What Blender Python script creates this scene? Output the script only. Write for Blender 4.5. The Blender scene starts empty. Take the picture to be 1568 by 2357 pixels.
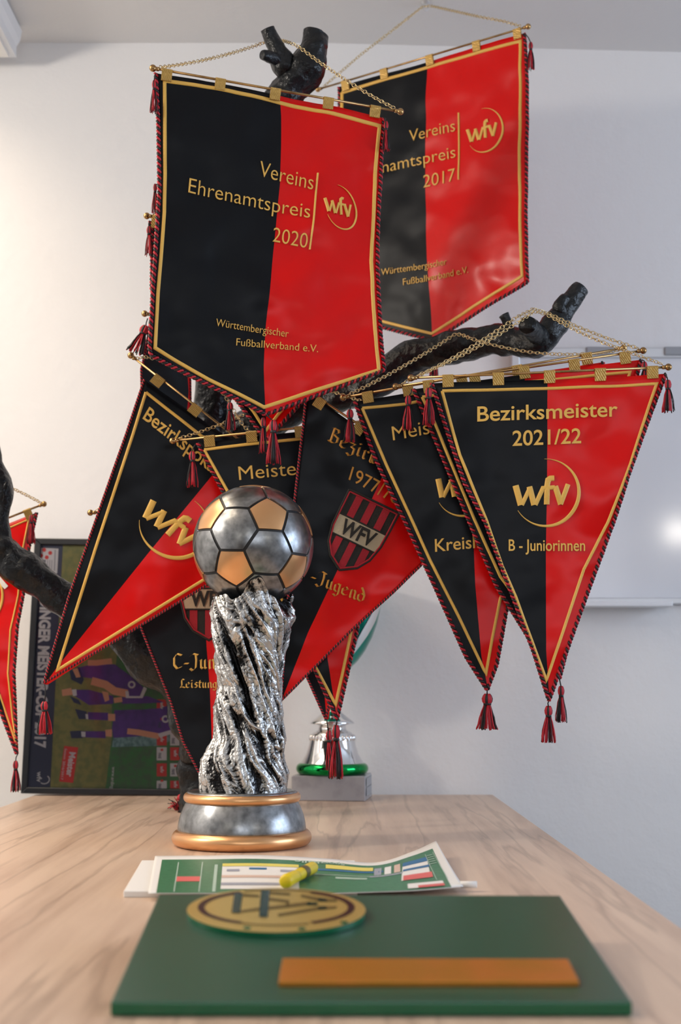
import bpy, bmesh, math, random
from mathutils import Vector, Matrix, noise
R = math.radians
random.seed(7)
SC = bpy.context.scene
COL = SC.collection

# ------------------------------------------------------------------ camera
F_PX, PW, PH = 3100.0, 1568.0, 2357.0
PITCH = math.atan(402.5 / F_PX)
CP, SP = math.cos(PITCH), math.sin(PITCH)
TABLE_Z = 0.74
EYE = Vector((0.0, 0.0, TABLE_Z + 0.25))
cam_d = bpy.data.cameras.new('camera')
cam_d.sensor_fit = 'HORIZONTAL'
cam_d.sensor_width = 24.0
cam_d.lens = 24.0 * F_PX / PW
cam_d.clip_start = 0.02
cam_d.dof.use_dof = True
cam_d.dof.focus_distance = 2.22
cam_d.dof.aperture_fstop = 5.0
cam = bpy.data.objects.new('camera', cam_d)
COL.objects.link(cam)
cam.location = EYE
cam.rotation_euler = (R(90) + PITCH, 0, 0)
SC.camera = cam

# ------------------------------------------------------------------ world, lamps, exposure
SC.view_settings.view_transform = 'Standard'
SC.view_settings.look = 'None'
SC.view_settings.gamma = 1.0
SC.view_settings.use_curve_mapping = False
SC.view_settings.exposure = 0.0
SC.cycles.use_denoising = True
world = bpy.data.worlds.new('daylight')
SC.world = world
world.use_nodes = True
bgn = world.node_tree.nodes['Background']
bgn.inputs[0].default_value = (0.62, 0.74, 1.0, 1)
bgn.inputs[1].default_value = 1.0


def area(name, loc, target, sx, sy, power, color, spread=180):
    d = bpy.data.lights.new(name, 'AREA')
    d.shape = 'RECTANGLE'
    d.size, d.size_y = sx, sy
    d.energy = power
    d.color = color
    d.spread = R(spread)
    o = bpy.data.objects.new(name, d)
    COL.objects.link(o)
    o.location = loc
    o.rotation_euler = (Vector(target) - Vector(loc)).to_track_quat('-Z', 'Y').to_euler()
    return o


def bulb(name, loc, power, color, r=0.05):
    d = bpy.data.lights.new(name, 'POINT')
    d.energy = power
    d.color = color
    d.shadow_soft_size = r
    o = bpy.data.objects.new(name, d)
    COL.objects.link(o)
    o.location = loc


WARM = (1.0, 0.80, 0.58)
COOL = (0.66, 0.80, 1.0)
area('window_daylight', (2.93, 1.45, 1.55), (0.0, 1.45, 1.45), 1.9, 1.25, 40, COOL)
area('ceiling_lamp_light', (-1.10, 2.2, 2.505), (-1.10, 2.2, 0), 0.5, 1.75, 12.5, WARM, 135)
bulb('added_left_fill', (-1.9, 1.6, 2.12), 58, (1.0, 0.91, 0.80), 0.11)  # unseen fill light, added to lift the left wall and ceiling
area('rear_window_daylight', (0.6, -2.6, 1.75), (0.2, 2.0, 1.3), 2.6, 1.2, 24, (0.86, 0.91, 1.0))
for bx, by, bz in ((-1.9, -2.2, 2.05), (2.1, -1.9, 1.95), (-0.6, -2.4, 2.3)):
    bulb('room_bulb', (bx, by, bz), 9, (1.0, 0.93, 0.82))

# ------------------------------------------------------------------ photo geometry helpers


def ray(px, py):
    a = (px - PW / 2) / F_PX
    b = -(py - PH / 2) / F_PX
    return Vector((a, CP - b * SP, SP + b * CP))


def P(px, py, Y):
    d = ray(px, py)
    return EYE + d * (Y / d.y)


def onz(px, py, z=TABLE_Z):
    d = ray(px, py)
    return EYE + d * ((z - EYE.z) / d.z)


def mpp(Y):
    return Y / F_PX


class Plane:
    """A sheet standing in the room through three points, with soft folds of depth `amp`."""

    def __init__(self, a, b, c, amp=1.0, seed=0):
        amp *= 1.35
        A, B, C = P(*a), P(*b), P(*c)
        self.o = A
        n = (B - A).cross(C - A).normalized()
        if n.dot(EYE - A) < 0:
            n = -n
        self.n, self.amp, self.seed = n, amp, seed

    def flat(self, px, py):
        d = ray(px, py)
        return EYE + d * ((self.o - EYE).dot(self.n) / d.dot(self.n))

    def w(self, px, py):
        if not self.amp:
            return 0.0
        s = self.seed * 7.31
        v = 0.0075 * noise.noise(Vector((px / 210 + s, py / 230, s)))
        v += 0.0036 * noise.noise(Vector((px / 95 + py / 210 + s, py / 80, s + 4)))
        v += 0.0011 * noise.noise(Vector((px / 38 + s, py / 34, s + 9)))
        return v * self.amp

    def at(self, px, py, off=0.0):
        return self.flat(px, py) + self.n * (self.w(px, py) + off)


# ------------------------------------------------------------------ materials
def mat(name, color, rough=0.5, metal=0.0, spec=0.5, bump=None, coat=0.0, sheen=0.0, aniso=0.0, detail=None):
    """bump: (scale, distance) ; detail: (scale, colour2, low, high) mottles the colour"""
    m = bpy.data.materials.new(name)
    m.use_nodes = True
    nt = m.node_tree
    b = nt.nodes['Principled BSDF']
    b.inputs['Base Color'].default_value = (*color, 1)
    b.inputs['Roughness'].default_value = rough
    b.inputs['Metallic'].default_value = metal
    b.inputs['Specular IOR Level'].default_value = spec
    b.inputs['Coat Weight'].default_value = coat
    b.inputs['Coat Roughness'].default_value = 0.06
    b.inputs['Sheen Weight'].default_value = sheen
    b.inputs['Anisotropic'].default_value = aniso
    if bump or detail:
        tc = nt.nodes.new('ShaderNodeTexCoord')
    if bump:
        n = nt.nodes.new('ShaderNodeTexNoise')
        n.inputs['Scale'].default_value = bump[0]
        n.inputs['Detail'].default_value = bump[2] if len(bump) > 2 else 4
        nt.links.new(tc.outputs['Object'], n.inputs['Vector'])
        bp = nt.nodes.new('ShaderNodeBump')
        bp.inputs['Distance'].default_value = bump[1]
        bp.inputs['Strength'].default_value = 1.0
        nt.links.new(n.outputs['Fac'], bp.inputs['Height'])
        nt.links.new(bp.outputs['Normal'], b.inputs['Normal'])
    if detail:
        n2 = nt.nodes.new('ShaderNodeTexNoise')
        n2.inputs['Scale'].default_value = detail[0]
        n2.inputs['Detail'].default_value = 6
        nt.links.new(tc.outputs['Object'], n2.inputs['Vector'])
        cr = nt.nodes.new('ShaderNodeValToRGB')
        cr.color_ramp.elements[0].position = detail[2]
        cr.color_ramp.elements[1].position = detail[3]
        cr.color_ramp.elements[0].color = (*color, 1)
        cr.color_ramp.elements[1].color = (*detail[1], 1)
        nt.links.new(n2.outputs['Fac'], cr.inputs['Fac'])
        nt.links.new(cr.outputs['Color'], b.inputs['Base Color'])
    return m


def emit(name, color, s):
    m = mat(name, color)
    b = m.node_tree.nodes['Principled BSDF']
    b.inputs['Emission Color'].default_value = (*color, 1)
    b.inputs['Emission Strength'].default_value = s
    return m


M = {}
M['wall'] = mat('white_wall_paint', (0.80, 0.79, 0.785), 0.75, bump=(45, 0.0012))
M['dark_wall'] = mat('dark_unseen_wall', (0.07, 0.06, 0.055), 0.6)  # unseen wall behind the camera, darkened to dim frontal reflections
M['ceil'] = mat('white_ceiling_paint', (0.74, 0.73, 0.72), 0.85, bump=(60, 0.001))
M['floor'] = mat('grey_floor', (0.30, 0.29, 0.28), 0.6, detail=(6, (0.24, 0.23, 0.22), .4, .6))
M['black'] = mat('black_satin', (0.0042, 0.0052, 0.0072), 0.38, spec=0.17, bump=(12, 0.010, 0.6))
M['red'] = mat('red_satin', (0.72, 0.004, 0.0035), 0.28, spec=0.24, bump=(12, 0.014, 0.6))
M['gold'] = mat('gold_embroidery', (0.80, 0.47, 0.085), 0.42, spec=0.5, bump=(420, 0.0006), sheen=0.2)
M['oldgold'] = mat('orange_gold_embroidery', (0.58, 0.25, 0.025), 0.5, bump=(420, 0.0006))
M['cordred'] = mat('red_cord', (0.50, 0.010, 0.025), 0.45, bump=(900, 0.0004))
M['cordblack'] = mat('black_cord', (0.010, 0.008, 0.010), 0.5, bump=(900, 0.0004))
M['brass'] = mat('aged_brass', (0.50, 0.31, 0.13), 0.27, metal=1.0, detail=(40, (0.30, 0.17, 0.07), .45, .7))
M['chain'] = mat('brass_chain', (0.72, 0.56, 0.29), 0.22, metal=1.0)
M['tab'] = mat('gold_braid', (0.62, 0.38, 0.10), 0.38, metal=0.35)
M['bark'] = mat('black_painted_bark', (0.006, 0.007, 0.008), 0.30, spec=0.33, bump=(42, 0.008), detail=(20, (0.014, 0.016, 0.02), .45, .75))
M['silver'] = mat('antique_silver_paint', (0.34, 0.35, 0.36), 0.27, metal=0.9, detail=(80, (0.16, 0.165, 0.17), .34, .70))
M['copper'] = mat('copper_paint', (0.80, 0.45, 0.22), 0.30, metal=0.9, detail=(14, (0.74, 0.39, 0.17), .4, .7))
M['groove'] = mat('black_groove_paint', (0.008, 0.008, 0.009), 0.5)
M['chrome'] = mat('chrome', (0.82, 0.83, 0.84), 0.06, metal=1.0)
M['green_chrome'] = mat('green_chrome', (0.01, 0.30, 0.07), 0.08, metal=1.0)
M['teal_chrome'] = mat('teal_green_chrome', (0.01, 0.27, 0.20), 0.14, metal=0.9)
M['marble'] = mat('grey_marble', (0.36, 0.36, 0.38), 0.25, detail=(22, (0.22, 0.22, 0.24), .5, .8))
M['frame'] = mat('black_frame', (0.008, 0.009, 0.012), 0.3)
M['white'] = mat('white_paper', (0.80, 0.78, 0.75), 0.6)
M['whitemetal'] = mat('white_lacquer', (0.78, 0.80, 0.83), 0.4)
M['diffuser'] = mat('lamp_diffuser', (0.80, 0.79, 0.76), 0.5)
M['alu'] = mat('aluminium_rail', (0.68, 0.69, 0.71), 0.38, metal=0.6)
M['greyplastic'] = mat('grey_plastic', (0.33, 0.34, 0.36), 0.45)
M['board'] = mat('whiteboard_enamel', (0.74, 0.75, 0.78), 0.10, spec=0.45)
M['plaque'] = mat('green_acrylic', (0.020, 0.085, 0.052), 0.33, spec=0.5)
M['plaqueedge'] = mat('green_acrylic_edge', (0.004, 0.12, 0.05), 0.25)
M['badgegold'] = mat('badge_gold', (0.62, 0.47, 0.15), 0.30, metal=0.5)
M['badgebrown'] = mat('badge_olive_line', (0.16, 0.12, 0.035), 0.4, metal=0.4)
M['badgedark'] = mat('badge_dark_enamel', (0.03, 0.012, 0.012), 0.35)
M['badgegreen'] = mat('badge_green_enamel', (0.004, 0.035, 0.03), 0.15)
M['strip'] = mat('copper_plate', (0.60, 0.215, 0.03), 0.40, metal=0.5, detail=(16, (0.50, 0.21, 0.02), .4, .6))
M['yellow'] = mat('yellow_plastic', (0.80, 0.58, 0.01), 0.35)
M['pitch'] = mat('printed_green', (0.035, 0.17, 0.075), 0.4, detail=(120, (0.05, 0.20, 0.10), .4, .6))
M['paleline'] = mat('printed_pale_line', (0.42, 0.55, 0.46), 0.5)
M['pblue'] = mat('printed_blue', (0.03, 0.15, 0.32), 0.5)
M['pred'] = mat('printed_red', (0.72, 0.14, 0.13), 0.5)
M['pyellow'] = mat('printed_yellow', (0.78, 0.66, 0.14), 0.5)
M['pgrey'] = mat('printed_grey', (0.35, 0.36, 0.42), 0.5)
M['pink'] = mat('printed_pale_orange', (0.70, 0.50, 0.40), 0.5)
M['navy'] = mat('poster_navy', (0.022, 0.032, 0.085), 0.4)
M['grass'] = mat('poster_grass', (0.26, 0.25, 0.075), 0.5, detail=(60, (0.18, 0.20, 0.065), .4, .6))
M['turf'] = mat('poster_turf', (0.05, 0.13, 0.06), 0.5, detail=(70, (0.03, 0.21, 0.05), .4, .7))
M['purple'] = mat('poster_purple', (0.10, 0.03, 0.30), 0.5, detail=(45, (0.06, 0.02, 0.19), .4, .7))
M['skin'] = mat('poster_skin', (0.70, 0.34, 0.21), 0.5)
M['boot'] = mat('poster_boot', (0.02, 0.03, 0.10), 0.5)
M['lightblue'] = mat('poster_light_blue', (0.22, 0.38, 0.42), 0.5, detail=(90, (0.08, 0.20, 0.20), .4, .6))
M['tile_red'] = mat('poster_red', (0.62, 0.03, 0.03), 0.5)
M['tile_white'] = mat('poster_white', (0.66, 0.66, 0.70), 0.5)
M['beige'] = mat('beige_felt', (0.48, 0.39, 0.26), 0.8, bump=(500, 0.001))
M['crestred'] = mat('crest_red_felt', (0.36, 0.008, 0.018), 0.8, bump=(500, 0.001))
M['crestblack'] = mat('crest_black_felt', (0.016, 0.013, 0.010), 0.8, bump=(500, 0.001))


def wood():
    m = mat('oak_laminate', (0.50, 0.37, 0.275), 0.36, spec=0.45)
    nt = m.node_tree
    b = nt.nodes['Principled BSDF']
    tc = nt.nodes.new('ShaderNodeTexCoord')
    mp = nt.nodes.new('ShaderNodeMapping')
    mp.inputs['Scale'].default_value = (15.0, 0.8, 1.0)
    nt.links.new(tc.outputs['Object'], mp.inputs['Vector'])
    n1 = nt.nodes.new('ShaderNodeTexNoise')
    n1.inputs['Scale'].default_value = 1.6
    n1.inputs['Detail'].default_value = 9
    n1.inputs['Roughness'].default_value = 0.62
    n1.inputs['Distortion'].default_value = 0.35
    nt.links.new(mp.outputs['Vector'], n1.inputs['Vector'])
    cr = nt.nodes.new('ShaderNodeValToRGB')
    e = cr.color_ramp.elements
    e[0].position, e[0].color = 0.30, (0.50, 0.35, 0.255, 1)
    e[1].position, e[1].color = 0.60, (0.68, 0.505, 0.38, 1)
    x = e.new(0.47)
    x.color = (0.61, 0.445, 0.335, 1)
    nt.links.new(n1.outputs['Fac'], cr.inputs['Fac'])
    # thin dark cracks along the grain
    mp2 = nt.nodes.new('ShaderNodeMapping')
    mp2.inputs['Scale'].default_value = (7.0, 0.40, 1.0)
    mp2.inputs['Location'].default_value = (3.1, 1.7, 0)
    nt.links.new(tc.outputs['Object'], mp2.inputs['Vector'])
    n2 = nt.nodes.new('ShaderNodeTexNoise')
    n2.inputs['Scale'].default_value = 1.5
    n2.inputs['Detail'].default_value = 5
    n2.inputs['Distortion'].default_value = 0.12
    nt.links.new(mp2.outputs['Vector'], n2.inputs['Vector'])
    cr2 = nt.nodes.new('ShaderNodeValToRGB')
    e = cr2.color_ramp.elements
    e[0].position, e[0].color = 0.465, (0, 0, 0, 1)
    e[1].position, e[1].color = 0.515, (0, 0, 0, 1)
    x = e.new(0.495)
    x.color = (1, 1, 1, 1)
    nt.links.new(n2.outputs['Fac'], cr2.inputs['Fac'])
    mx = nt.nodes.new('ShaderNodeMixRGB')
    mx.inputs['Color2'].default_value = (0.24, 0.16, 0.115, 1)
    ml = nt.nodes.new('ShaderNodeMath')
    ml.operation = 'MULTIPLY'
    ml.inputs[1].default_value = 0.42
    nt.links.new(cr2.outputs['Color'], ml.inputs[0])
    nt.links.new(ml.outputs[0], mx.inputs['Fac'])
    nt.links.new(cr.outputs['Color'], mx.inputs['Color1'])
    nt.links.new(mx.outputs['Color'], b.inputs['Base Color'])
    return m


M['wood'] = wood()


def braid():
    m = M['tab']
    nt = m.node_tree
    b = nt.nodes['Principled BSDF']
    tc = nt.nodes.new('ShaderNodeTexCoord')
    w = nt.nodes.new('ShaderNodeTexWave')
    w.wave_type = 'BANDS'
    w.bands_direction = 'DIAGONAL'
    w.inputs['Scale'].default_value = 150
    w.inputs['Distortion'].default_value = 3.0
    nt.links.new(tc.outputs['Object'], w.inputs['Vector'])
    bp = nt.nodes.new('ShaderNodeBump')
    bp.inputs['Distance'].default_value = 0.0012
    nt.links.new(w.outputs['Fac'], bp.inputs['Height'])
    nt.links.new(bp.outputs['Normal'], b.inputs['Normal'])


braid()


def patina():
    """Silver paint with black wash lying in the hollows of the cast relief (vertex attribute 'wash')."""
    m = mat('black_washed_silver', (0.5, 0.5, 0.5), 0.26, metal=0.9, bump=(110, 0.0022))
    nt = m.node_tree
    b = nt.nodes['Principled BSDF']
    at = nt.nodes.new('ShaderNodeAttribute')
    at.attribute_name = 'wash'
    cr = nt.nodes.new('ShaderNodeValToRGB')
    e = cr.color_ramp.elements
    e[0].position, e[0].color = 0.32, (0.010, 0.010, 0.011, 1)
    e[1].position, e[1].color = 0.62, (0.58, 0.575, 0.56, 1)
    nt.links.new(at.outputs['Fac'], cr.inputs['Fac'])
    nt.links.new(cr.outputs['Color'], b.inputs['Base Color'])
    return m


M['patina'] = patina()


def glass_sheet():
    m = bpy.data.materials.new('picture_glass')
    m.use_nodes = True
    nt = m.node_tree
    nt.nodes.clear()
    out = nt.nodes.new('ShaderNodeOutputMaterial')
    mx = nt.nodes.new('ShaderNodeMixShader')
    fr = nt.nodes.new('ShaderNodeFresnel')
    fr.inputs['IOR'].default_value = 1.5
    tr = nt.nodes.new('ShaderNodeBsdfTransparent')
    gl = nt.nodes.new('ShaderNodeBsdfGlossy')
    gl.inputs['Roughness'].default_value = 0.04
    nt.links.new(fr.outputs[0], mx.inputs[0])
    nt.links.new(tr.outputs[0], mx.inputs[1])
    nt.links.new(gl.outputs[0], mx.inputs[2])
    nt.links.new(mx.outputs[0], out.inputs[0])
    return m


M['glass'] = glass_sheet()


# ------------------------------------------------------------------ mesh helpers
class Geo:
    """Collects vertices and faces (world coordinates) for ONE mesh object."""

    def __init__(self):
        self.v, self.f, self.m, self.at = [], [], [], None

    def add(self, v, f, mi=0):
        k = len(self.v)
        self.v += [Vector(x) for x in v]
        self.f += [[i + k for i in q] for q in f]
        self.m += [mi] * len(f)

    def quad(self, a, b, c, d, mi=0):
        self.add([a, b, c, d], [(0, 1, 2, 3)], mi)

    def box(self, x0, y0, z0, x1, y1, z1, mi=0):
        v = [(x, y, z) for z in (z0, z1) for y in (y0, y1) for x in (x0, x1)]
        self.add(v, [(0, 2, 3, 1), (4, 5, 7, 6), (0, 1, 5, 4), (2, 6, 7, 3), (0, 4, 6, 2), (1, 3, 7, 5)], mi)

    def hexa(self, b4, t4, mi=0):
        self.add(list(b4) + list(t4), [(3, 2, 1, 0), (4, 5, 6, 7), (0, 1, 5, 4), (1, 2, 6, 5), (2, 3, 7, 6), (3, 0, 4, 7)], mi)

    def grid(self, rows, mi=0, close=False):
        n = len(rows[0])
        v = [p for r in rows for p in r]
        f = []
        for i in range(len(rows) - 1):
            for j in range(n if close else n - 1):
                k = (j + 1) % n
                f.append((i * n + j, i * n + k, (i + 1) * n + k, (i + 1) * n + j))
        self.add(v, f, mi)

    def tube(self, pts, radii, sides=8, mi=0, caps=True, up=None):
        pts = [Vector(p) for p in pts]
        if not hasattr(radii, '__len__'):
            radii = [radii] * len(pts)
        rows = []
        t0 = (pts[1] - pts[0]).normalized()
        u = Vector(up) if up else (Vector((0, 0, 1)) if abs(t0.z) < 0.9 else Vector((1, 0, 0)))
        for i, p in enumerate(pts):
            t = (pts[min(i + 1, len(pts) - 1)] - pts[max(i - 1, 0)])
            if t.length < 1e-9:
                t = t0
            t.normalize()
            u = (u - t * u.dot(t))
            if u.length < 1e-6:
                u = t.orthogonal()
            u.normalize()
            w = t.cross(u)
            rows.append([p + (u * math.cos(2 * math.pi * k / sides) + w * math.sin(2 * math.pi * k / sides)) * radii[i] for k in range(sides)])
        k0 = len(self.v)
        self.grid(rows, mi, close=True)
        if caps:
            self.f.append([k0 + k for k in range(sides)][::-1])
            self.f.append([k0 + (len(rows) - 1) * sides + k for k in range(sides)])
            self.m += [mi, mi]

    def ball(self, c, r, mi=0, seg=16, rings=10, squash=(1, 1, 1)):
        c = Vector(c)
        rows = []
        for i in range(rings + 1):
            t = math.pi * i / rings
            rr = max(math.sin(t), 1e-3)
            rows.append([c + Vector((r * rr * math.cos(2 * math.pi * j / seg) * squash[0], r * rr * math.sin(2 * math.pi * j / seg) * squash[1], r * math.cos(t) * squash[2])) for j in range(seg)])
        self.grid(rows[::-1], mi, close=True)

    def lathe(self, prof, c, mi=0, seg=64):
        """prof: (radius, z) from bottom to top around the vertical axis through c"""
        rows = [[Vector((c[0] + max(r, 1e-4) * math.cos(2 * math.pi * j / seg), c[1] + max(r, 1e-4) * math.sin(2 * math.pi * j / seg), z)) for j in range(seg)] for r, z in prof]
        self.grid(rows, mi, close=True)


def obj(name, geo, mats, parent=None, loc=None, smooth=True, kind=None):
    """ONE mesh object; coordinates are stored relative to the thing's base."""
    if not isinstance(mats, (list, tuple)):
        mats = [mats]
    base = Vector(loc) if loc is not None else Vector((0, 0, 0))
    if parent is not None:
        base = parent['_base'] if '_base' in parent else base
        base = Vector(base)
    me = bpy.data.meshes.new(name)
    me.from_pydata([v - base for v in geo.v], [], geo.f)
    for m in mats:
        me.materials.append(M[m] if isinstance(m, str) else m)
    me.polygons.foreach_set('material_index', geo.m)
    me.polygons.foreach_set('use_smooth', [smooth] * len(geo.f))
    if geo.at:
        a = me.attributes.new('wash', 'FLOAT', 'POINT')
        a.data.foreach_set('value', geo.at)
    me.update()
    o = bpy.data.objects.new(name, me)
    COL.objects.link(o)
    if parent is not None:
        o.parent = parent
        o['_base'] = list(base)
    else:
        o.location = base
        o['_base'] = list(base)
    if kind:
        o['kind'] = kind
    return o


def tag(o, label, cat, group=None):
    o['label'], o['category'] = label, cat
    if group:
        o['group'] = group
    return o


def thing(name, label, cat, loc, group=None):
    o = bpy.data.objects.new(name, None)
    COL.objects.link(o)
    o.empty_display_size = 0.05
    o.location = loc
    o['_base'] = list(loc)
    return tag(o, label, cat, group)


def bevel(o, w, seg=2):
    b = o.modifiers.new('soft_edge', 'BEVEL')
    b.width, b.segments, b.limit_method = w, seg, 'ANGLE'
    b.harden_normals = False
    return o


def resample(pts, step):
    out = []
    for (a, b) in zip(pts[:-1], pts[1:]):
        d = math.hypot(b[0] - a[0], b[1] - a[1])
        n = max(1, int(d / step))
        out += [(a[0] + (b[0] - a[0]) * i / n, a[1] + (b[1] - a[1]) * i / n) for i in range(n)]
    return out + [tuple(pts[-1])]


def along(pts, t):
    """point at fraction t of a polyline given with its own parameter (x, y, t)"""
    for a, b in zip(pts[:-1], pts[1:]):
        if t <= b[2] or b is pts[-1]:
            k = (t - a[2]) / max(b[2] - a[2], 1e-9)
            return (a[0] + (b[0] - a[0]) * k, a[1] + (b[1] - a[1]) * k)


def param(pts):
    s = [0.0]
    for a, b in zip(pts[:-1], pts[1:]):
        s.append(s[-1] + math.hypot(b[0] - a[0], b[1] - a[1]))
    return [(p[0], p[1], q / s[-1]) for p, q in zip(pts, s)]


def ribbon(g, pl, pts, width, off=0.0012, h=0.0012, mi=0, step=9, taper=None):
    """a raised embroidered line along pts on sheet pl"""
    pts = resample(pts, step)
    n = len(pts)
    rows = []
    for i, p in enumerate(pts):
        a, b = pts[max(i - 1, 0)], pts[min(i + 1, n - 1)]
        tx, ty = b[0] - a[0], b[1] - a[1]
        d = math.hypot(tx, ty) or 1
        nx, ny = -ty / d, tx / d
        w = width * (taper(i / max(n - 1, 1)) if taper else 1)
        # keep the width in a mitred corner
        if 0 < i < n - 1:
            ux, uy = p[0] - a[0], p[1] - a[1]
            dd = math.hypot(ux, uy) or 1
            c = abs(nx * (-uy / dd) + ny * (ux / dd))
            w = w / max(c, 0.45)
        rows.append([pl.at(p[0] + nx * w * k, p[1] + ny * w * k, off + h * q) for k, q in ((-.5, -0.6), (-.42, .55), (-.2, .95), (0, 1), (.2, .95), (.42, .55), (.5, -0.6))])
    g.grid(rows, mi)


def patch(g, pl, pts, off, mi=0, cuts=3):
    """a filled outline on sheet pl, divided so that it follows the folds"""
    bm = bmesh.new()
    bm.faces.new([bm.verts.new((p[0], p[1], 0)) for p in pts])
    bmesh.ops.triangulate(bm, faces=bm.faces[:])
    if cuts:
        bmesh.ops.subdivide_edges(bm, edges=bm.edges[:], cuts=cuts, use_grid_fill=True)
    bm.verts.index_update()
    v = [pl.at(q.co.x, q.co.y, off) for q in bm.verts]
    f = []
    for q in bm.faces:
        idx = [x.index for x in q.verts]
        nn = (v[idx[1]] - v[idx[0]]).cross(v[idx[2]] - v[idx[0]])
        f.append(idx if nn.dot(pl.n) > 0 else idx[::-1])
    g.add(v, f, mi)
    bm.free()


_T = {}


def text_mesh(body, bold, extrude):
    key = (body, bold, extrude)
    if key not in _T:
        c = bpy.data.curves.new('lettering', 'FONT')
        c.body, c.size, c.resolution_u, c.offset, c.extrude = body, 1.0, 4, bold, extrude
        o = bpy.data.objects.new('lettering', c)
        COL.objects.link(o)
        dg = bpy.context.evaluated_depsgraph_get()
        dg.update()
        me = bpy.data.meshes.new_from_object(o.evaluated_get(dg))
        _T[key] = ([v.co.copy() for v in me.vertices], [list(p.vertices) for p in me.polygons])
        bpy.data.objects.remove(o)
        bpy.data.curves.remove(c)
        bpy.data.meshes.remove(me)
    return _T[key]


def lettering(g, pl, body, p0, p1, up, mi=0, bold=-0.009, off=0.0016, thick=0.0009):
    """writes body from p0 to p1 (baseline) with capital height vector `up`"""
    v, f = text_mesh(body, bold, 0.5)
    x0, x1 = min(q.x for q in v), max(q.x for q in v)
    cap = 0.69
    out = []
    for q in v:
        s = (q.x - x0) / (x1 - x0)
        t = q.y / cap
        out.append(pl.at(p0[0] + (p1[0] - p0[0]) * s + up[0] * t, p0[1] + (p1[1] - p0[1]) * s + up[1] * t, off + thick * q.z * 2))
    g.add(out, f, mi)


# broken-letter strokes (x right, y up, capital height 1), second value the advance
FRAKTUR = {
    'B': ([[(.1, .92), (.24, 1), (.24, 0), (.1, .06)], [(.24, .95), (.5, .98), (.58, .8), (.3, .55)], [(.3, .55), (.62, .45), (.62, .12), (.4, 0), (.12, .05)]], .78),
    'e': ([[(.1, .45), (.1, .1), (.28, 0), (.45, .08)], [(.1, .45), (.3, .62), (.45, .45), (.12, .28)]], .56),
    'z': ([[(.08, .6), (.42, .62), (.2, .36), (.42, .3), (.42, -.1), (.25, -.28), (.05, -.15)]], .56),
    'i': ([[(.05, .5), (.15, .6), (.15, .08), (.25, 0), (.33, .06)], [(.11, .85), (.2, .8)]], .38),
    'r': ([[(.05, .5), (.15, .6), (.15, .08), (.25, 0)], [(.15, .5), (.33, .62), (.42, .52)]], .46),
    'k': ([[(.05, .9), (.16, 1), (.16, .08), (.26, 0)], [(.16, .5), (.38, .62), (.4, .45), (.18, .38), (.35, .05), (.45, .05)]], .52),
    'J': ([[(.05, .85), (.25, 1), (.58, .92)], [(.42, .95), (.46, .6), (.42, .05), (.2, -.14), (.02, 0)]], .64),
    'u': ([[(.05, .55), (.15, .6), (.15, .1), (.25, 0), (.42, .12)], [(.42, .6), (.42, .08), (.5, 0), (.56, .05)]], .60),
    'g': ([[(.42, .55), (.25, .62), (.1, .5), (.1, .12), (.25, 0), (.42, .12)], [(.42, .62), (.42, -.12), (.28, -.3), (.08, -.2)]], .56),
    'n': ([[(.05, .5), (.15, .6), (.15, .05), (.2, 0)], [(.15, .5), (.34, .62), (.44, .5), (.44, .08), (.54, 0)]], .60),
    'd': ([[(.2, 1), (.36, .8), (.5, .5), (.48, .15), (.3, 0), (.1, .12), (.1, .45), (.28, .6), (.48, .5)]], .60),
    'C': ([[(.62, .9), (.3, 1), (.1, .75), (.1, .25), (.3, 0), (.62, .12)]], .74),
    'L': ([[(.5, .9), (.3, 1), (.22, .8), (.25, .3), (.05, .02), (.3, .1), (.6, 0)]], .64),
    's': ([[(.4, .55), (.22, .62), (.12, .45), (.38, .25), (.32, .03), (.1, .05)]], .48),
    't': ([[(.2, .85), (.15, .1), (.26, 0), (.36, .06)], [(.04, .6), (.36, .6)]], .40),
    'f': ([[(.45, .95), (.25, 1), (.18, .8), (.18, -.1)], [(.04, .58), (.36, .58)]], .40),
    'a': ([[(.42, .6), (.15, .55), (.1, .15), (.25, 0), (.42, .15)], [(.42, .62), (.42, .05), (.52, 0)]], .58),
    'l': ([[(.05, .9), (.15, 1), (.15, .08), (.26, 0)]], .32),
    'o': ([[(.28, .62), (.1, .45), (.1, .15), (.28, 0), (.44, .15), (.44, .45), (.28, .62)]], .56),
    '-': ([[(.06, .34), (.36, .34)]], .44),
}


def broken_lettering(g, pl, body, p0, adv, up, mi=0, nib=0.17):
    """adv: vector for one capital height along the line; a broad pen held at 35 degrees"""
    x = 0.0
    na = (nib * 0.80, nib * 0.58)
    for ch in body:
        strokes, w = FRAKTUR[ch]
        for st in strokes:
            pts = resample([(a * 10, b * 10) for a, b in st], 1.2)
            rows = []
            for (a, b) in pts:
                row = []
                for k, q in ((-.5, -.6), (-.42, .7), (0, 1), (.42, .7), (.5, -.6)):
                    u = a / 10 + x + na[0] * k
                    t = b / 10 + na[1] * k
                    row.append(pl.at(p0[0] + adv[0] * u + up[0] * t, p0[1] + adv[1] * u + up[1] * t, 0.0012 + 0.001 * q))
                rows.append(row)
            g.grid(rows, mi)
        x += w


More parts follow.
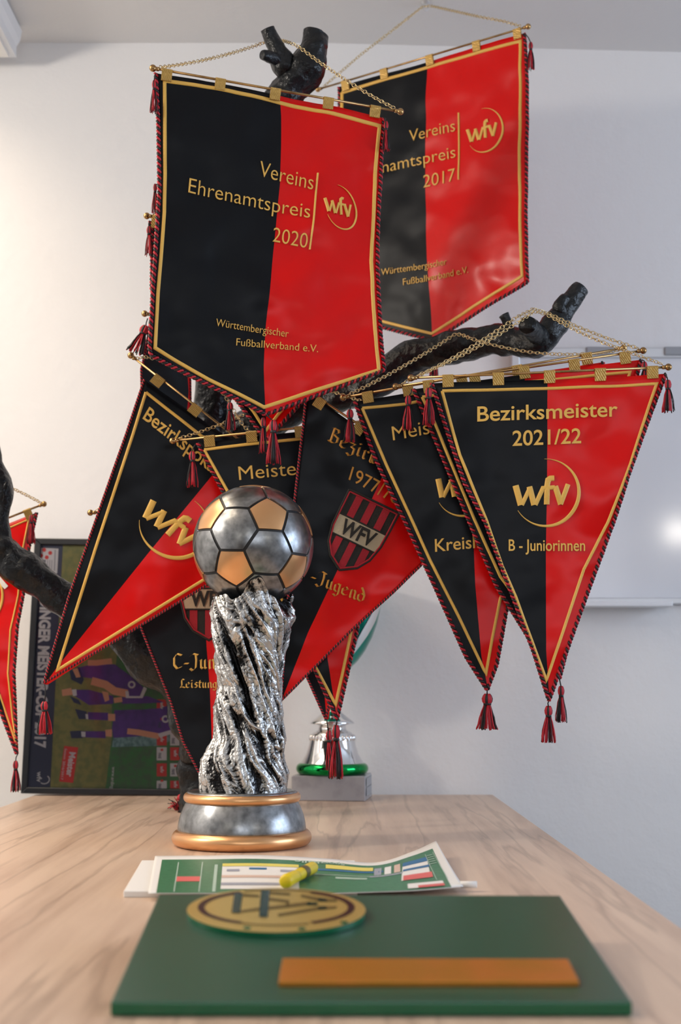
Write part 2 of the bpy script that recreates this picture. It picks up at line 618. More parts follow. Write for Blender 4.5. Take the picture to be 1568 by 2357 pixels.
def monogram(g, pl, tl, tr, bl, mi=0):
    """joined lower-case w f v inside a swelling open ring, placed by the corners of the w and v"""
    e1 = (tr[0] - tl[0], tr[1] - tl[1])
    e2 = (bl[0] - tl[0], bl[1] - tl[1])

    def mp(x, y):
        X, Y = x - 815, y - 695
        det = 255 * 85 - (-5) * 25
        a = (X * 85 - Y * 25) / det
        b = (255 * Y + 5 * X) / det
        return (tl[0] + a * e1[0] + b * e2[0], tl[1] + a * e1[1] + b * e2[1])
    s = math.hypot(*e1) / 255.0
    for pts, w in (([(829, 694), (852, 782)], 28), ([(856, 782), (893, 704)], 19), ([(890, 700), (911, 782)], 26),
                   ([(916, 782), (950, 708), (1002, 705)], 20), ([(967, 780), (968, 700), (973, 672), (984, 664), (1000, 664)], 25),
                   ([(1004, 700), (1030, 780)], 26), ([(1028, 780), (1061, 692)], 22)):
        ribbon(g, pl, [mp(*p) for p in pts], w * s, 0.0014, 0.0014, mi, step=4)
    arc = []
    for i in range(61):
        t = R(-92 + 240 * i / 60)
        arc.append(mp(963 + 147 * math.cos(t), 726 + 149 * math.sin(t)))
    ribbon(g, pl, arc, 17 * s, 0.0013, 0.0011, mi, step=30, taper=lambda q: 0.10 + 0.9 * math.sin(math.pi * min(1, q * 0.98 + 0.01)) ** 1.3)


def rope(g, pl, pts, r=0.0026, pitch=0.0125, per=8, sides=5):
    """two twisted strands (red 0, black 1) along the edge of sheet pl"""
    pts = resample(pts, 6)
    W = [pl.at(p[0], p[1], -0.0004) for p in pts]
    L = [0.0]
    for a, b in zip(W[:-1], W[1:]):
        L.append(L[-1] + (b - a).length)
    n = int(L[-1] / pitch * per)
    k = 0
    path = [[], []]
    for i in range(n + 1):
        s = L[-1] * i / n
        while k < len(L) - 2 and L[k + 1] < s:
            k += 1
        d = (W[k + 1] - W[k])
        p = W[k] + d * ((s - L[k]) / max(L[k + 1] - L[k], 1e-9))
        t = d.normalized()
        sd = t.cross(pl.n).normalized()
        for q in (0, 1):
            an = 2 * math.pi * s / pitch + q * math.pi
            path[q].append(p + (sd * math.cos(an) + pl.n * math.sin(an)) * r)
    for q in (0, 1):
        g.tube(path[q], r * 1.02, sides, q)


def chain(g, pts, link=0.0095, wire=0.00075):
    """interlocked oval links along world points"""
    pts = [Vector(p) for p in pts]
    L = [0.0]
    for a, b in zip(pts[:-1], pts[1:]):
        L.append(L[-1] + (b - a).length)
    n = max(2, int(L[-1] / (link * 0.72)))
    k = 0
    for i in range(n):
        s = L[-1] * (i + .5) / n
        while k < len(L) - 2 and L[k + 1] < s:
            k += 1
        d = pts[k + 1] - pts[k]
        c = pts[k] + d * ((s - L[k]) / max(L[k + 1] - L[k], 1e-9))
        t = d.normalized()
        u = t.orthogonal().normalized()
        v = t.cross(u)
        an = (0.55 if i % 2 else 0.55 + math.pi / 2) + random.uniform(-.25, .25)
        u, v = u * math.cos(an) + v * math.sin(an), v * math.cos(an) - u * math.sin(an)
        ring = [c + t * (link * .5 * math.cos(2 * math.pi * j / 10)) + u * (link * .33 * math.sin(2 * math.pi * j / 10)) for j in range(10)]
        rows = []
        for j, p in enumerate(ring):
            o = (p - c).normalized()
            rows.append([p + (o * math.cos(2 * math.pi * q / 5) + v * math.sin(2 * math.pi * q / 5)) * wire for q in range(5)])
        rows.append(rows[0])
        g.grid(rows, 0, close=True)


def sag(a, b, depth, n=14):
    """hanging line between two (px, py, Y) ends"""
    out = []
    for i in range(n + 1):
        t = i / n
        out.append((a[0] + (b[0] - a[0]) * t, a[1] + (b[1] - a[1]) * t + depth * 4 * t * (1 - t), a[2] + (b[2] - a[2]) * t))
    return out


def tassel(root, anchor, top, bot, width, Y, flare=1.0, lean=0.0, n=36):
    """cord from anchor px to the knot at `top` px, fringe down to y=bot"""
    s = mpp(Y) * 1.0
    w = width * s
    A, T = P(anchor[0], anchor[1], Y), P(top[0], top[1], Y)
    Bm = P(top[0] + lean, bot, Y)
    ax = (Bm - T)
    Lg = ax.length
    ax.normalize()
    side = Vector((1, 0, 0))
    side = (side - ax * side.dot(ax)).normalized()
    dep = ax.cross(side)
    g = Geo()
    if (A - T).length > 1e-4:
        mid = (A + T) / 2 + side * random.uniform(-.002, .002)
        g.tube([A, mid, T + ax * 0.001], 0.0011, 6, 1)
    hr = w * 0.24
    hl = Lg * 0.26
    # rounded knot of folded yarn, red and black by turns
    for k in range(10):
        an = 2 * math.pi * k / 10
        d = side * math.cos(an) + dep * math.sin(an)
        pts = [T + ax * (hl * t) + d * (hr * math.sin(math.pi * (0.12 + 0.76 * t)) * 0.8) for t in (0, .2, .45, .7, .9, 1)]
        g.tube(pts, hr * 0.38, 5, 0 if k % 3 else 1)
    g.tube([T + ax * hl * .86, T + ax * hl * 1.14], hr * 0.82, 10, 1)
    o = obj('tassel', g, ['cordred', 'cordblack'], root)
    f = Geo()
    for k in range(n):
        an = random.uniform(0, 2 * math.pi)
        rr = math.sqrt(random.uniform(0.15, 1))
        d = side * math.cos(an) + dep * math.sin(an)
        ln = (Lg - hl) * random.uniform(.93, 1.02)
        sp = w * 0.5 * rr
        pts = []
        for t in (0, .25, .55, .8, 1):
            rad = hr * 0.55 * rr + (sp - hr * .55 * rr) * (1 - (1 - t) ** 1.8) * (1 if t < .9 else flare)
            pts.append(T + ax * (hl + ln * t) + d * rad + side * random.uniform(-1, 1) * 0.0006)
        red = math.sin(an * 3 + top[0]) > -0.25
        f.tube(pts, w * 0.036, 4, 0 if red else 1)
    obj('fringe', f, ['cordred', 'cordblack'], o)
    return o


def pennant(name, label, cat, tri, left, seam, right, rod=None, tabs=(), border=None, border_w=7, amp=1.0, seed=0,
            cord=True, thin=False, chain_px=None, draw=None, gold='gold', tassels=(), group=None, tab_h=26, tab_w=25, ends=(1, 1), cols=22, rows=64):
    pl = Plane(*tri, amp=amp, seed=seed)
    group = group or ('club banners hung around the branch tree' if name == 'banner' else 'pointed pennants hung on the branch tree')
    mid = pl.flat((left[0][0] + right[0][0]) / 2, (left[0][1] + right[0][1]) / 2)
    root = thing(name, label, cat, mid, group)
    # cloth: rows from the top hem to the point, both halves
    lp, sp, rp = param(left), param(seam), param(right)
    g = Geo()
    grid_l, grid_r = [], []
    for i in range(rows + 1):
        t = i / rows
        a, b, c = along(lp, t), along(sp, t), along(rp, t)
        grid_l.append([pl.at(a[0] + (b[0] - a[0]) * j / cols, a[1] + (b[1] - a[1]) * j / cols) for j in range(cols + 1)])
        grid_r.append([pl.at(b[0] + (c[0] - b[0]) * j / cols, b[1] + (c[1] - b[1]) * j / cols) for j in range(cols + 1)])
    g.grid([(a + b[1:])[::-1] for a, b in zip(grid_l, grid_r)])
    g.m = [1 if k % (2 * cols) < cols else 0 for k in range(len(g.f))]
    cl = obj('cloth', g, ['black', 'red'], root)
    so = cl.modifiers.new('cloth_thickness', 'SOLIDIFY')
    so.thickness, so.offset = 0.0016, -1
    if border:
        g = Geo()
        ribbon(g, pl, border, border_w, 0.0008, 0.0013)
        obj('border_braid', g, gold, root)
    if cord:
        g = Geo()
        edge = list(left) + list(right)[::-1][1:]
        if thin:
            rope(g, pl, edge, 0.0014, 0.0058, 6, 4)
        else:
            rope(g, pl, edge, 0.0021, 0.0115)
        obj('twisted_cord', g, ['cordred', 'cordblack'], root)
    if draw:
        draw(pl, root)
    if rod:
        (ax, ay, aY), (bx, by, bY) = rod
        A, B = P(ax, ay, aY), P(bx, by, bY)
        d = (B - A).normalized()
        g = Geo()
        g.tube([A, B], 0.0022, 10)
        ro = obj('rod', g, 'brass', root)
        for e, (Q, sg) in enumerate(((A, -1), (B, 1))):
            if not ends[e]:
                continue
            g = Geo()
            g.ball(Q, 0.0062)
            g.tube([Q - d * sg * 0.0105, Q - d * sg * 0.004], 0.0036, 12)
            obj('finial', g, 'brass', ro)
        for tx in tabs:
            k = (tx - ax) / (bx - ax)
            yb = ay + (by - ay) * k
            # nearest point of the rod on this image column
            Yt = 1 / (1 / aY + (1 / bY - 1 / aY) * k)
            c = P(tx, yb, Yt)
            hw = tab_w * mpp(Yt) * 0.5
            dn = pl.flat(tx, yb + tab_h) - pl.flat(tx, yb)
            n = pl.n
            dn = dn - d * dn.dot(d)
            Ld = dn.length
            dn.normalize()
            n = d.cross(dn)
            if n.dot(EYE - c) < 0:
                n = -n
            r0 = 0.0034
            low = pl.at(tx, yb + tab_h, 0.0) - c
            dz = max(min(low.dot(n), 0.006), -0.006)
            prof = []
            for q in range(9):
                an = math.pi * q / 8
                prof.append((n * math.cos(an) - dn * math.sin(an)) * r0)
            prof += [-n * 0.0004 + dn * Ld + n * dz, n * 0.0030 + dn * Ld + n * dz]
            rws = [[c + d * s + p for p in prof] for s in (-hw, -hw * .5, 0, hw * .5, hw)]
            g = Geo()
            g.grid([list(r) for r in rws], 0, close=True)
            k0 = len(prof)
            g.f.append(list(range(k0)))
            g.f.append(list(range(4 * k0, 5 * k0))[::-1])
            g.m += [0, 0]
            obj('hanging_tab', g, 'tab', root, smooth=False)
    if chain_px:
        g = Geo()
        chain(g, [P(*q) for q in chain_px])
        obj('chain', g, 'chain', root)
    for t in tassels:
        tassel(root, *t[0], **t[1]) if isinstance(t[-1], dict) else tassel(root, *t)
    return root, pl


# ------------------------------------------------------------------ the room
WALL_Y, CEIL_Z = 3.235, 2.61
XL, XR, YF = -2.7, 3.0, -3.0


def ceil_z(x):
    return CEIL_Z - max(0.0, x + 0.05) * 0.027


g = Geo()
n = 80
g.grid([[Vector((XL + (XR - XL) * j / n, WALL_Y, z)) for j in range(n + 1)] for z in (0.0, 1.3, CEIL_Z + .02)])
obj('wall_back', g, 'wall', kind='structure')
g = Geo()
g.quad((XL, YF, 0), (XL, WALL_Y, 0), (XL, WALL_Y, CEIL_Z), (XL, YF, CEIL_Z))
obj('wall_left', g, 'wall', kind='structure')
g = Geo()
g.quad((XR, YF, 0), (XL, YF, 0), (XL, YF, CEIL_Z), (XR, YF, CEIL_Z))
obj('wall_front', g, 'dark_wall', kind='structure')
WY0, WY1, WZ0, WZ1 = 0.45, 2.45, 0.90, 2.20
g = Geo()
for (y0, z0, y1, z1) in ((YF, 0, WY0, CEIL_Z), (WY1, 0, WALL_Y, CEIL_Z), (WY0, 0, WY1, WZ0), (WY0, WZ1, WY1, CEIL_Z)):
    g.quad((XR, y1, z0), (XR, y0, z0), (XR, y0, z1), (XR, y1, z1))
obj('wall_right', g, 'wall', kind='structure')
g = Geo()
g.quad((XL, YF, 0), (XR, YF, 0), (XR, WALL_Y, 0), (XL, WALL_Y, 0))
obj('floor', g, 'floor', kind='structure')
g = Geo()
xs = [XL, -0.05, XR]
g.grid([[Vector((x, y, ceil_z(x))) for x in xs] for y in (YF, WALL_Y)])
obj('ceiling', g, 'ceil', kind='structure')
g = Geo()
for y0, y1, z0, z1 in ((WY0, WY0 + .05, WZ0, WZ1), (WY1 - .05, WY1, WZ0, WZ1), (WY0, WY1, WZ0, WZ0 + .05), (WY0, WY1, WZ1 - .05, WZ1), (1.42, 1.48, WZ0, WZ1)):
    g.box(XR - .01, y0, z0, XR + .05, y1, z1)
obj('window_1', g, 'whitemetal', kind='structure', smooth=False)

# ------------------------------------------------------------------ meeting table
Lb, Rb = onz(82, 1829), onz(1135, 1829)
TX0, TX1, TY0, TY1 = Lb.x, Rb.x, 0.5, Lb.y
table = thing('table', 'long oak laminate table carrying trophies, papers and a green plaque', 'table', ((TX0 + TX1) / 2, (TY0 + TY1) / 2, 0))
g = Geo()
g.box(TX0, TY0, TABLE_Z - .03, TX1, TY1, TABLE_Z)
bevel(obj('tabletop', g, 'wood', table, smooth=False), 0.002)
for lx in (TX0 + .06, TX1 - .06):
    for ly in (TY0 + .1, TY1 - .1):
        g = Geo()
        g.box(lx - .025, ly - .025, 0, lx + .025, ly + .025, TABLE_Z - .03)
        obj('leg', g, 'alu', table, smooth=False)

# ------------------------------------------------------------------ ceiling lamp, ceiling hook
LZ = CEIL_Z
lamp = thing('ceiling_lamp', 'long white louvred ceiling lamp fixed close to the back wall', 'lamp', (-1.10, 2.2, LZ))
g = Geo()
prof = [(-1.40, LZ), (-1.40, LZ - .035), (-1.385, LZ - .05), (-1.385, LZ - .08), (-.80, LZ - .08), (-.80, LZ - .052), (-.792, LZ - .038), (-.788, LZ - .012), (-.805, LZ)]
g.grid([[Vector((x, y, z)) for x, z in prof] for y in (1.2, 3.15)], close=True)
g.f += [list(range(9))[::-1], list(range(9, 18))]
g.m += [0, 0]
obj('housing', g, 'whitemetal', lamp, smooth=False)
g = Geo()
g.box(-1.37, 1.215, LZ - .086, -.815, 3.138, LZ - .079)
obj('diffuser', g, 'diffuser', lamp, smooth=False)


def hook_point():
    d = ray(980, 11)
    t = 0.0
    lo, hi = 1.0, 5.0
    for _ in range(40):
        t = (lo + hi) / 2
        p = EYE + d * t
        if p.z < ceil_z(p.x) - 0.006:
            lo = t
        else:
            hi = t
    return EYE + d * lo


HOOK = hook_point()
hk = thing('ceiling_hook', 'small steel screw hook in the ceiling holding the 2017 banner chain', 'hook', (HOOK.x, HOOK.y, ceil_z(HOOK.x)))
g = Geo()
zc = ceil_z(HOOK.x)
g.lathe([(0.0, zc - .004), (0.008, zc - .003), (0.0105, zc)], HOOK, seg=20)
obj('plate', g, 'alu', hk)
g = Geo()
g.tube([HOOK + Vector((0, 0, .006))] + [HOOK + Vector((0.006 * math.sin(a), 0, -0.003 - 0.006 + 0.006 * math.cos(a))) for a in [i * 0.5 for i in range(1, 11)]], 0.0013, 8)
obj('hook_wire', g, 'alu', hk)

# ------------------------------------------------------------------ whiteboard on the back wall
WB = WALL_Y - 0.022
wb = thing('whiteboard', 'magnetic whiteboard with metal rails mounted on the back wall', 'whiteboard', P(1450, 1100, WALL_Y - .002))
bx0, bx1 = P(1181, 1100, WB).x, P(1181, 1100, WB).x + 1.05
zt, zb = P(1300, 800, WB).z, P(1440, 1391, WB).z
g = Geo()
g.box(bx0 + .004, WB + .006, zb, bx1 - .004, WALL_Y - .001, zt)
obj('panel', g, 'board', wb, smooth=False)
for nm, (x0, z0, x1, z1) in (('frame_rail', (bx0, zb, bx0 + .022, zt)), ('frame_rail', (bx1 - .022, zb, bx1, zt)), ('frame_rail', (bx0 + .022, zt - .026, bx1 - .022, zt)), ('frame_rail', (bx0 + .022, zb, bx1 - .022, zb + .016))):
    g = Geo()
    g.box(x0, WB - .002, z0, x1, WB + .012, z1)
    bevel(obj(nm, g, 'alu', wb, smooth=False), .003)
g = Geo()
ex = P(1543, 1391, WB - .03).x
g.box(bx0 + .1, WB - .055, zb - .008, ex, WB + .004, zb - .001)
g.box(bx0 + .1, WB - .058, zb - .008, ex, WB - .052, zb + .004)
bevel(obj('pen_tray', g, 'whitemetal', wb, smooth=False), .002)
for px in (1380, 1560):
    g = Geo()
    q = P(px, 808, WB)
    g.box(q.x - .034, WB - .007, q.z - .012, q.x + .034, WB + .004, q.z + .010)
    bevel(obj('clip', g, 'greyplastic', wb, smooth=False), .004)

# ------------------------------------------------------------------ black branch tree the pennants hang on


def limb(pts, sides=26, sub=10, rough=1.0, seed=0.0, cap_flat=True):
    """a rough barked limb; pts: (px, py, Y, radius px)"""
    ctrl = [(P(a, b, Y), r * mpp(Y)) for a, b, Y, r in pts]
    W, Rr = [], []
    m = len(ctrl)
    for i in range(m - 1):
        p0, p1, p2, p3 = (ctrl[max(i - 1, 0)], ctrl[i], ctrl[i + 1], ctrl[min(i + 2, m - 1)])
        for k in range(sub):
            t = k / sub
            c = [(-t ** 3 + 2 * t * t - t) / 2, (3 * t ** 3 - 5 * t * t + 2) / 2, (-3 * t ** 3 + 4 * t * t + t) / 2, (t ** 3 - t * t) / 2]
            W.append(p0[0] * c[0] + p1[0] * c[1] + p2[0] * c[2] + p3[0] * c[3])
            Rr.append(p1[1] * (1 - t) + p2[1] * t)
    W.append(ctrl[-1][0])
    Rr.append(ctrl[-1][1])
    g = Geo()
    g.tube(W, Rr, sides)
    for i, v in enumerate(g.v):
        k = min(i // sides, len(W) - 1)
        c, r = W[k], Rr[k]
        d = (v - c)
        q = v * 16 + Vector((seed, 0, 0))
        a = 0.30 * noise.noise(q) + 0.16 * noise.noise(q * 2.7) + 0.10 * abs(noise.noise(q * 6.3))
        kn = max(0.0, noise.noise(v * 9 + Vector((3 + seed, 5, 1))) - 0.28) * 1.2
        g.v[i] = c + d * (1 + rough * (a + kn))
    return g


foot = onz(452, 1868)
FY = foot.y
tree = thing('branch_tree', 'black painted tree trunk with cut branches holding the pennants', 'display tree', foot)
trunk_g = limb([(455, 1866, FY, 43), (452, 1830, FY, 40), (450, 1740, FY, 36), (462, 1500, 2.74, 42), (470, 1250, 2.72, 40), (482, 1060, 2.70, 40), (488, 930, 2.67, 42), (525, 700, 2.62, 40), (590, 420, 2.54, 38), (650, 230, 2.47, 41), (692, 170, 2.45, 40), (716, 115, 2.44, 31), (727, 78, 2.44, 32)], seed=1)
for v in trunk_g.v:
    v.z = max(v.z, TABLE_Z + .0004)
obj('trunk', trunk_g, 'bark', tree)
obj('branch', limb([(692, 195, 2.46, 24), (655, 150, 2.44, 24), (632, 105, 2.43, 21), (616, 66, 2.42, 17)], sub=8, rough=.8, seed=2), 'bark', tree)
obj('stub', limb([(645, 145, 2.43, 18), (620, 130, 2.41, 14), (604, 126, 2.40, 9)], sub=6, rough=1.6, seed=3), 'bark', tree)
obj('branch', limb([(480, 1010, 2.70, 36), (600, 978, 2.68, 38), (700, 935, 2.66, 36), (830, 892, 2.63, 36), (950, 830, 2.58, 40), (1060, 795, 2.53, 33), (1160, 785, 2.49, 36), (1235, 790, 2.45, 36), (1275, 755, 2.44, 33), (1300, 715, 2.44, 25), (1325, 675, 2.44, 20), (1337, 660, 2.44, 17)], seed=4), 'bark', tree)
obj('stub', limb([(1255, 790, 2.45, 26), (1232, 765, 2.41, 25), (1215, 748, 2.36, 21)], sub=6, rough=.7, seed=5), 'bark', tree)
obj('stub', limb([(1180, 775, 2.48, 14), (1170, 745, 2.47, 10), (1160, 725, 2.47, 13)], sub=6, rough=2.2, seed=6), 'bark', tree)
obj('stub', limb([(1300, 735, 2.44, 22), (1291, 705, 2.43, 19), (1303, 684, 2.43, 12)], sub=6, rough=1.8, seed=8), 'bark', tree)
obj('branch', limb([(450, 1745, FY - .01, 34), (437, 1620, 2.72, 40), (362, 1532, 2.70, 40), (252, 1442, 2.68, 42), (150, 1385, 2.66, 43), (60, 1318, 2.63, 40), (0, 1275, 2.62, 40), (-70, 1260, 2.6, 36)], seed=9), 'bark', tree)
obj('branch', limb([(20, 1310, 2.63, 30), (0, 1240, 2.62, 26), (-12, 1150, 2.62, 30), (-22, 1050, 2.62, 28), (-50, 900, 2.62, 24)], sub=8, rough=.8, seed=10), 'bark', tree)
obj('stub', limb([(-2, 1130, 2.61, 14), (10, 1122, 2.60, 9), (16, 1110, 2.60, 4)], sub=5, rough=1.5, seed=11), 'bark', tree)


# ------------------------------------------------------------------ pennants
def lines(pl, root, items, m='gold', name='embroidered_lettering'):
    for it in items:
        g = Geo()
        lettering(g, pl, *it)
        obj(name, g, m, root, smooth=False)


def draw_2020(pl, root):
    lines(pl, root, [('Vereins', (597, 404), (720, 437), (3.6, -34)), ('Ehrenamtspreis', (433, 444), (712, 503.5), (3, -33)), ('2020', (628, 555), (706, 572), (3.4, -33)),
                     ('Württembergischer', (498, 749), (664, 776), (1.4, -17)), ('Fußballverband e.V.', (545, 794), (732, 811), (1.0, -17))])
    g = Geo()
    ribbon(g, pl, [(732, 398), (723, 490), (713, 575)], 4.5)
    monogram(g, pl, (744, 456), (809, 472), (752.5, 487))
    obj('embroidered_emblem', g, 'gold', root)


def draw_2017(pl, root):
    lines(pl, root, [('Vereins', (942, 326), (1047, 301), (-1, -27)), ('Ehrenamtspreis', (808, 414), (1047, 361), (-1, -27)), ('2017', (973, 431), (1046, 415), (0, -29)),
                     ('Württembergischer', (878, 634), (1029, 609), (0, -15)), ('Fußballverband e.V.', (927, 656), (1081, 629), (0, -15))])
    g = Geo()
    ribbon(g, pl, [(1055, 259), (1055, 340), (1054, 413)], 4)
    monogram(g, pl, (1071, 299), (1145, 281), (1081, 326))
    obj('embroidered_emblem', g, 'gold', root)


def draw_front(pl, root):
    lines(pl, root, [('Bezirksmeister', (1099, 970), (1422, 958), (0, -34), 0, .010), ('2021/22', (1180, 1026), (1337, 1021), (0, -34), 0, .010), ('B - Juniorinnen', (1171, 1268), (1347, 1268), (0, -26), 0, .008)])
    g = Geo()
    monogram(g, pl, (1180, 1118), (1311, 1115), (1193, 1162))
    obj('embroidered_emblem', g, 'gold', root)


def draw_kreis(pl, root):
    lines(pl, root, [('Meister', (905, 1015), (1050, 988), (-4, -32), 0, -.004), ('Kreisliga', (1002, 1270), (1140, 1257), (-1, -29), 0, .006)])
    g = Geo()
    monogram(g, pl, (1002, 1104), (1127, 1093), (1012, 1145))
    obj('embroidered_emblem', g, 'gold', root)


def draw_pokal(pl, root):
    lines(pl, root, [('Bezirkspokal', (328, 963), (494, 1094), (16, -27), 0, .010)])
    g = Geo()
    monogram(g, pl, (347, 1148), (460, 1233), (330, 1188))
    obj('embroidered_emblem', g, 'gold', root)


def draw_meister(pl, root):
    lines(pl, root, [('Meister', (551, 1106), (704, 1091), (-3, -31), 0, -.004)])


def crest(pl, root, o, ex, ey, letters=True):
    """striped shield; o top middle, ex half width vector, ey height vector (px)"""
    def q(u, v):
        return (o[0] + ex[0] * u + ey[0] * v, o[1] + ex[1] * u + ey[1] * v)

    def outline(k):
        out = [(-1, 0), (-.5, .0), (0, 0), (.5, .0), (1, 0), (1, .25), (.98, .5), (.84, .72), (.55, .88), (0, 1), (-.55, .88), (-.84, .72), (-.98, .5), (-1, .25)]
        return [q(a * k, .48 + (b - .48) * k) for a, b in out]

    def half(v):
        pts = [(0, 1), (.5, .98), (.72, .84), (.88, .55), (1, 0)]
        for (a, b), (c, d) in zip(pts[:-1], pts[1:]):
            if v <= c:
                return b + (d - b) * (v - a) / (c - a)
        return 0
    g = Geo()
    patch(g, pl, outline(1.0), 0.0012, 0)
    k = 7
    for i in range(k):
        if i % 2 == 0:
            continue
        u0, u1 = -.94 + 1.88 * i / k, -.94 + 1.88 * (i + 1) / k
        for (v0, v1) in ((0.03, .33), (.60, .97)):
            a0, a1 = v1, v1
            if v1 > .9:
                def lim(u):
                    v = v0
                    while v < v1 and half(v) * .95 > abs(u):
                        v += .02
                    return v
                a0, a1 = lim(u0), lim(u1)
            if max(a0, a1) - v0 > .04:
                patch(g, pl, [q(u0, v0), q(u1, v0), q(u1, a1), q(u0, a0)], 0.0018, 1, 2)
    patch(g, pl, [q(-.97, .33), q(.97, .33), q(.92, .60), q(-.92, .60)], 0.0022, 2, 3)
    for v, w in ((.33, .95), (.60, .9)):
        ribbon(g, pl, [q(-w, v), q(w, v)], 4, 0.0024, 0.0008, 0)
    ring = outline(1.0)
    ribbon(g, pl, ring + [ring[0]], 5, 0.002, 0.0015, 0)
    ring = outline(.95)
    ribbon(g, pl, ring + [ring[0]], 4, 0.0022, 0.0015, 1)
    if letters:
        up = (-ey[0] * .19, -ey[1] * .19)
        lettering(g, pl, 'WFV', q(-.66, .555), q(.66, .555), up, 0, .03, 0.003, 0.0006)
    obj('felt_crest', g, ['crestblack', 'crestred', 'beige'], root)


def draw_old(pl, root):
    g = Geo()
    broken_lettering(g, pl, 'Bezirk', (752, 1013), (34, 17.5), (11, -32))
    obj('embroidered_lettering', g, 'oldgold', root)
    g = Geo()
    broken_lettering(g, pl, '-Jugend', (712, 1338), (31.5, 12.5), (8, -31))
    obj('embroidered_lettering', g, 'oldgold', root)
    lines(pl, root, [('1977/78', (802, 1104), (912, 1162), (9, -30), 0, .0)], 'oldgold')
    crest(pl, root, (861, 1154), (57, 27.5), (-80, 158))


def draw_cjun(pl, root):
    g = Geo()
    broken_lettering(g, pl, 'C-Junioren', (398, 1539), (33, 0), (0, -34))
    obj('embroidered_lettering', g, 'gold', root)
    g = Geo()
    broken_lettering(g, pl, 'Leistungsstaffel', (414, 1583), (20.5, 0), (0, -20))
    obj('embroidered_lettering', g, 'gold', root)
    crest(pl, root, (482, 1296), (66, 0), (-1, 178))


def draw_left(pl, root):
    g = Geo()
    monogram(g, pl, (-95, 1395), (-8, 1360), (-86, 1425))
    obj('embroidered_emblem', g, 'gold', root)
    g = Geo()
    patch(g, pl, [(-6, 1320), (2, 1330), (19, 1350), (11, 1357), (-8, 1338)], 0.0022, 0, 1)
    obj('paper_tag', g, 'white', root)


HY = HOOK.y
pennant('banner', 'large black and red banner reading Vereins Ehrenamtspreis 2020 in front of the tree top', 'banner',
        ((359, 168, 2.20), (882, 272, 2.31), (612, 950, 2.25)),
        [(359, 168), (365, 295), (367, 440), (360, 534), (351, 668), (344, 800), (348, 817), (613, 953)],
        [(645, 219), (649, 269), (646, 421), (637, 512), (626, 623), (613, 748), (608, 846), (613, 953)],
        [(883, 273), (878, 400), (872, 489), (869, 623), (876, 757), (885, 851), (613, 953)],
        rod=((352, 157, 2.19), (922, 257, 2.31)), tabs=(385, 508, 635, 757, 865), tab_h=21,
        border=[(379, 186), (500, 206), (625, 230), (760, 262), (873, 291), (865, 400), (858, 547), (855, 600), (860, 712), (872, 852), (740, 893), (609, 936), (480, 872), (357, 801), (363, 677), (378, 490), (380, 400), (379, 186)], border_w=8.5,
        chain_px=sag((368, 155, 2.195), (600, 101, 2.455), 7) + [(625, 92, 2.465), (650, 93, 2.455), (672, 100, 2.395)] + sag((690, 109, 2.385), (908, 249, 2.305), 7),
        draw=draw_2020, seed=1, amp=.85,
        tassels=[((358, 170), (355, 186), 259, 20, 2.19), ((885, 275), (889, 280), 347, 22, 2.30), ((613, 953), (629, 968), 1068, 36, 2.25)])

pennant('banner', 'black and red banner reading Vereins Ehrenamtspreis 2017 hung from the ceiling hook', 'banner',
        ((781, 201, 2.98), (1206, 75, 2.70), (992, 781, 2.84)),
        [(781, 201), (786, 450), (790, 731), (992, 782)],
        [(984, 143), (980, 245), (976, 421), (978, 543), (989, 762), (992, 782)],
        [(1206, 76), (1212, 153), (1214, 400), (1216, 591), (1216, 650), (992, 782)],
        rod=((732, 206, 3.0), (1216, 61, 2.69)), tabs=(794, 883, 988, 1096, 1190), tab_h=19, tab_w=20,
        border=[(788, 214), (984, 155), (1197, 94), (1197, 344), (1200, 430), (1204, 636), (989, 766), (882, 740), (797, 717), (790, 450), (788, 214)], border_w=7,
        chain_px=[(744, 200, 2.99), (833, 124, 2.98), (910, 65, 2.975), (972, 16, HY), (980, 14, HY), (994, 14, HY - .005), (1101, 38, 2.80), (1160, 49, 2.74), (1198, 60, 2.70)],
        draw=draw_2017, seed=5, amp=1.0,
        tassels=[((1208, 76), (1222, 98), 160, 20, 2.69), ((992, 782), (998, 790), 866, 24, 2.84)])

pennant('banner', 'banner behind the 2020 banner with only its upper edge tassel and dark lower tassel showing', 'banner',
        ((358, 425, 2.335), (700, 445, 2.335), (530, 915, 2.335)),
        [(366, 428), (440, 680), (530, 918)], [(530, 432), (530, 680), (530, 918)], [(690, 440), (620, 680), (530, 918)],
        rod=((370, 418, 2.33), (730, 432, 2.33)), seed=11, amp=.5, ends=(0, 0),
        tassels=[((366, 424), (357, 424), 491, 17, 2.33), ((530, 918), (530, 928), 990, 26, 2.335)])
pennant('banner', 'banner behind the 2020 banner with brass knob and red tassel below it at the edge', 'banner',
        ((348, 512, 2.375), (858, 560, 2.385), (612, 1008, 2.38)),
        [(346, 510), (352, 545), (350, 600), (349, 665), (362, 720), (540, 915), (594, 988), (614, 1012)],
        [(605, 535), (608, 740), (610, 900), (614, 1012)], [(845, 560), (840, 720), (700, 920), (640, 985), (614, 1012)],
        rod=((338, 497, 2.37), (856, 545, 2.38)), tabs=(362, 470, 600, 720, 830), border=[(362, 528), (362, 700), (540, 890), (585, 950), (612, 992), (640, 955), (690, 900)], seed=12, amp=.5, ends=(1, 0),
        chain_px=[(350, 496, 2.37), (600, 400, 2.40), (840, 540, 2.38)],
        tassels=[((345, 508), (343, 522), 588, 22, 2.37), ((612, 1000), (606, 962), 1043, 22, 2.28)])
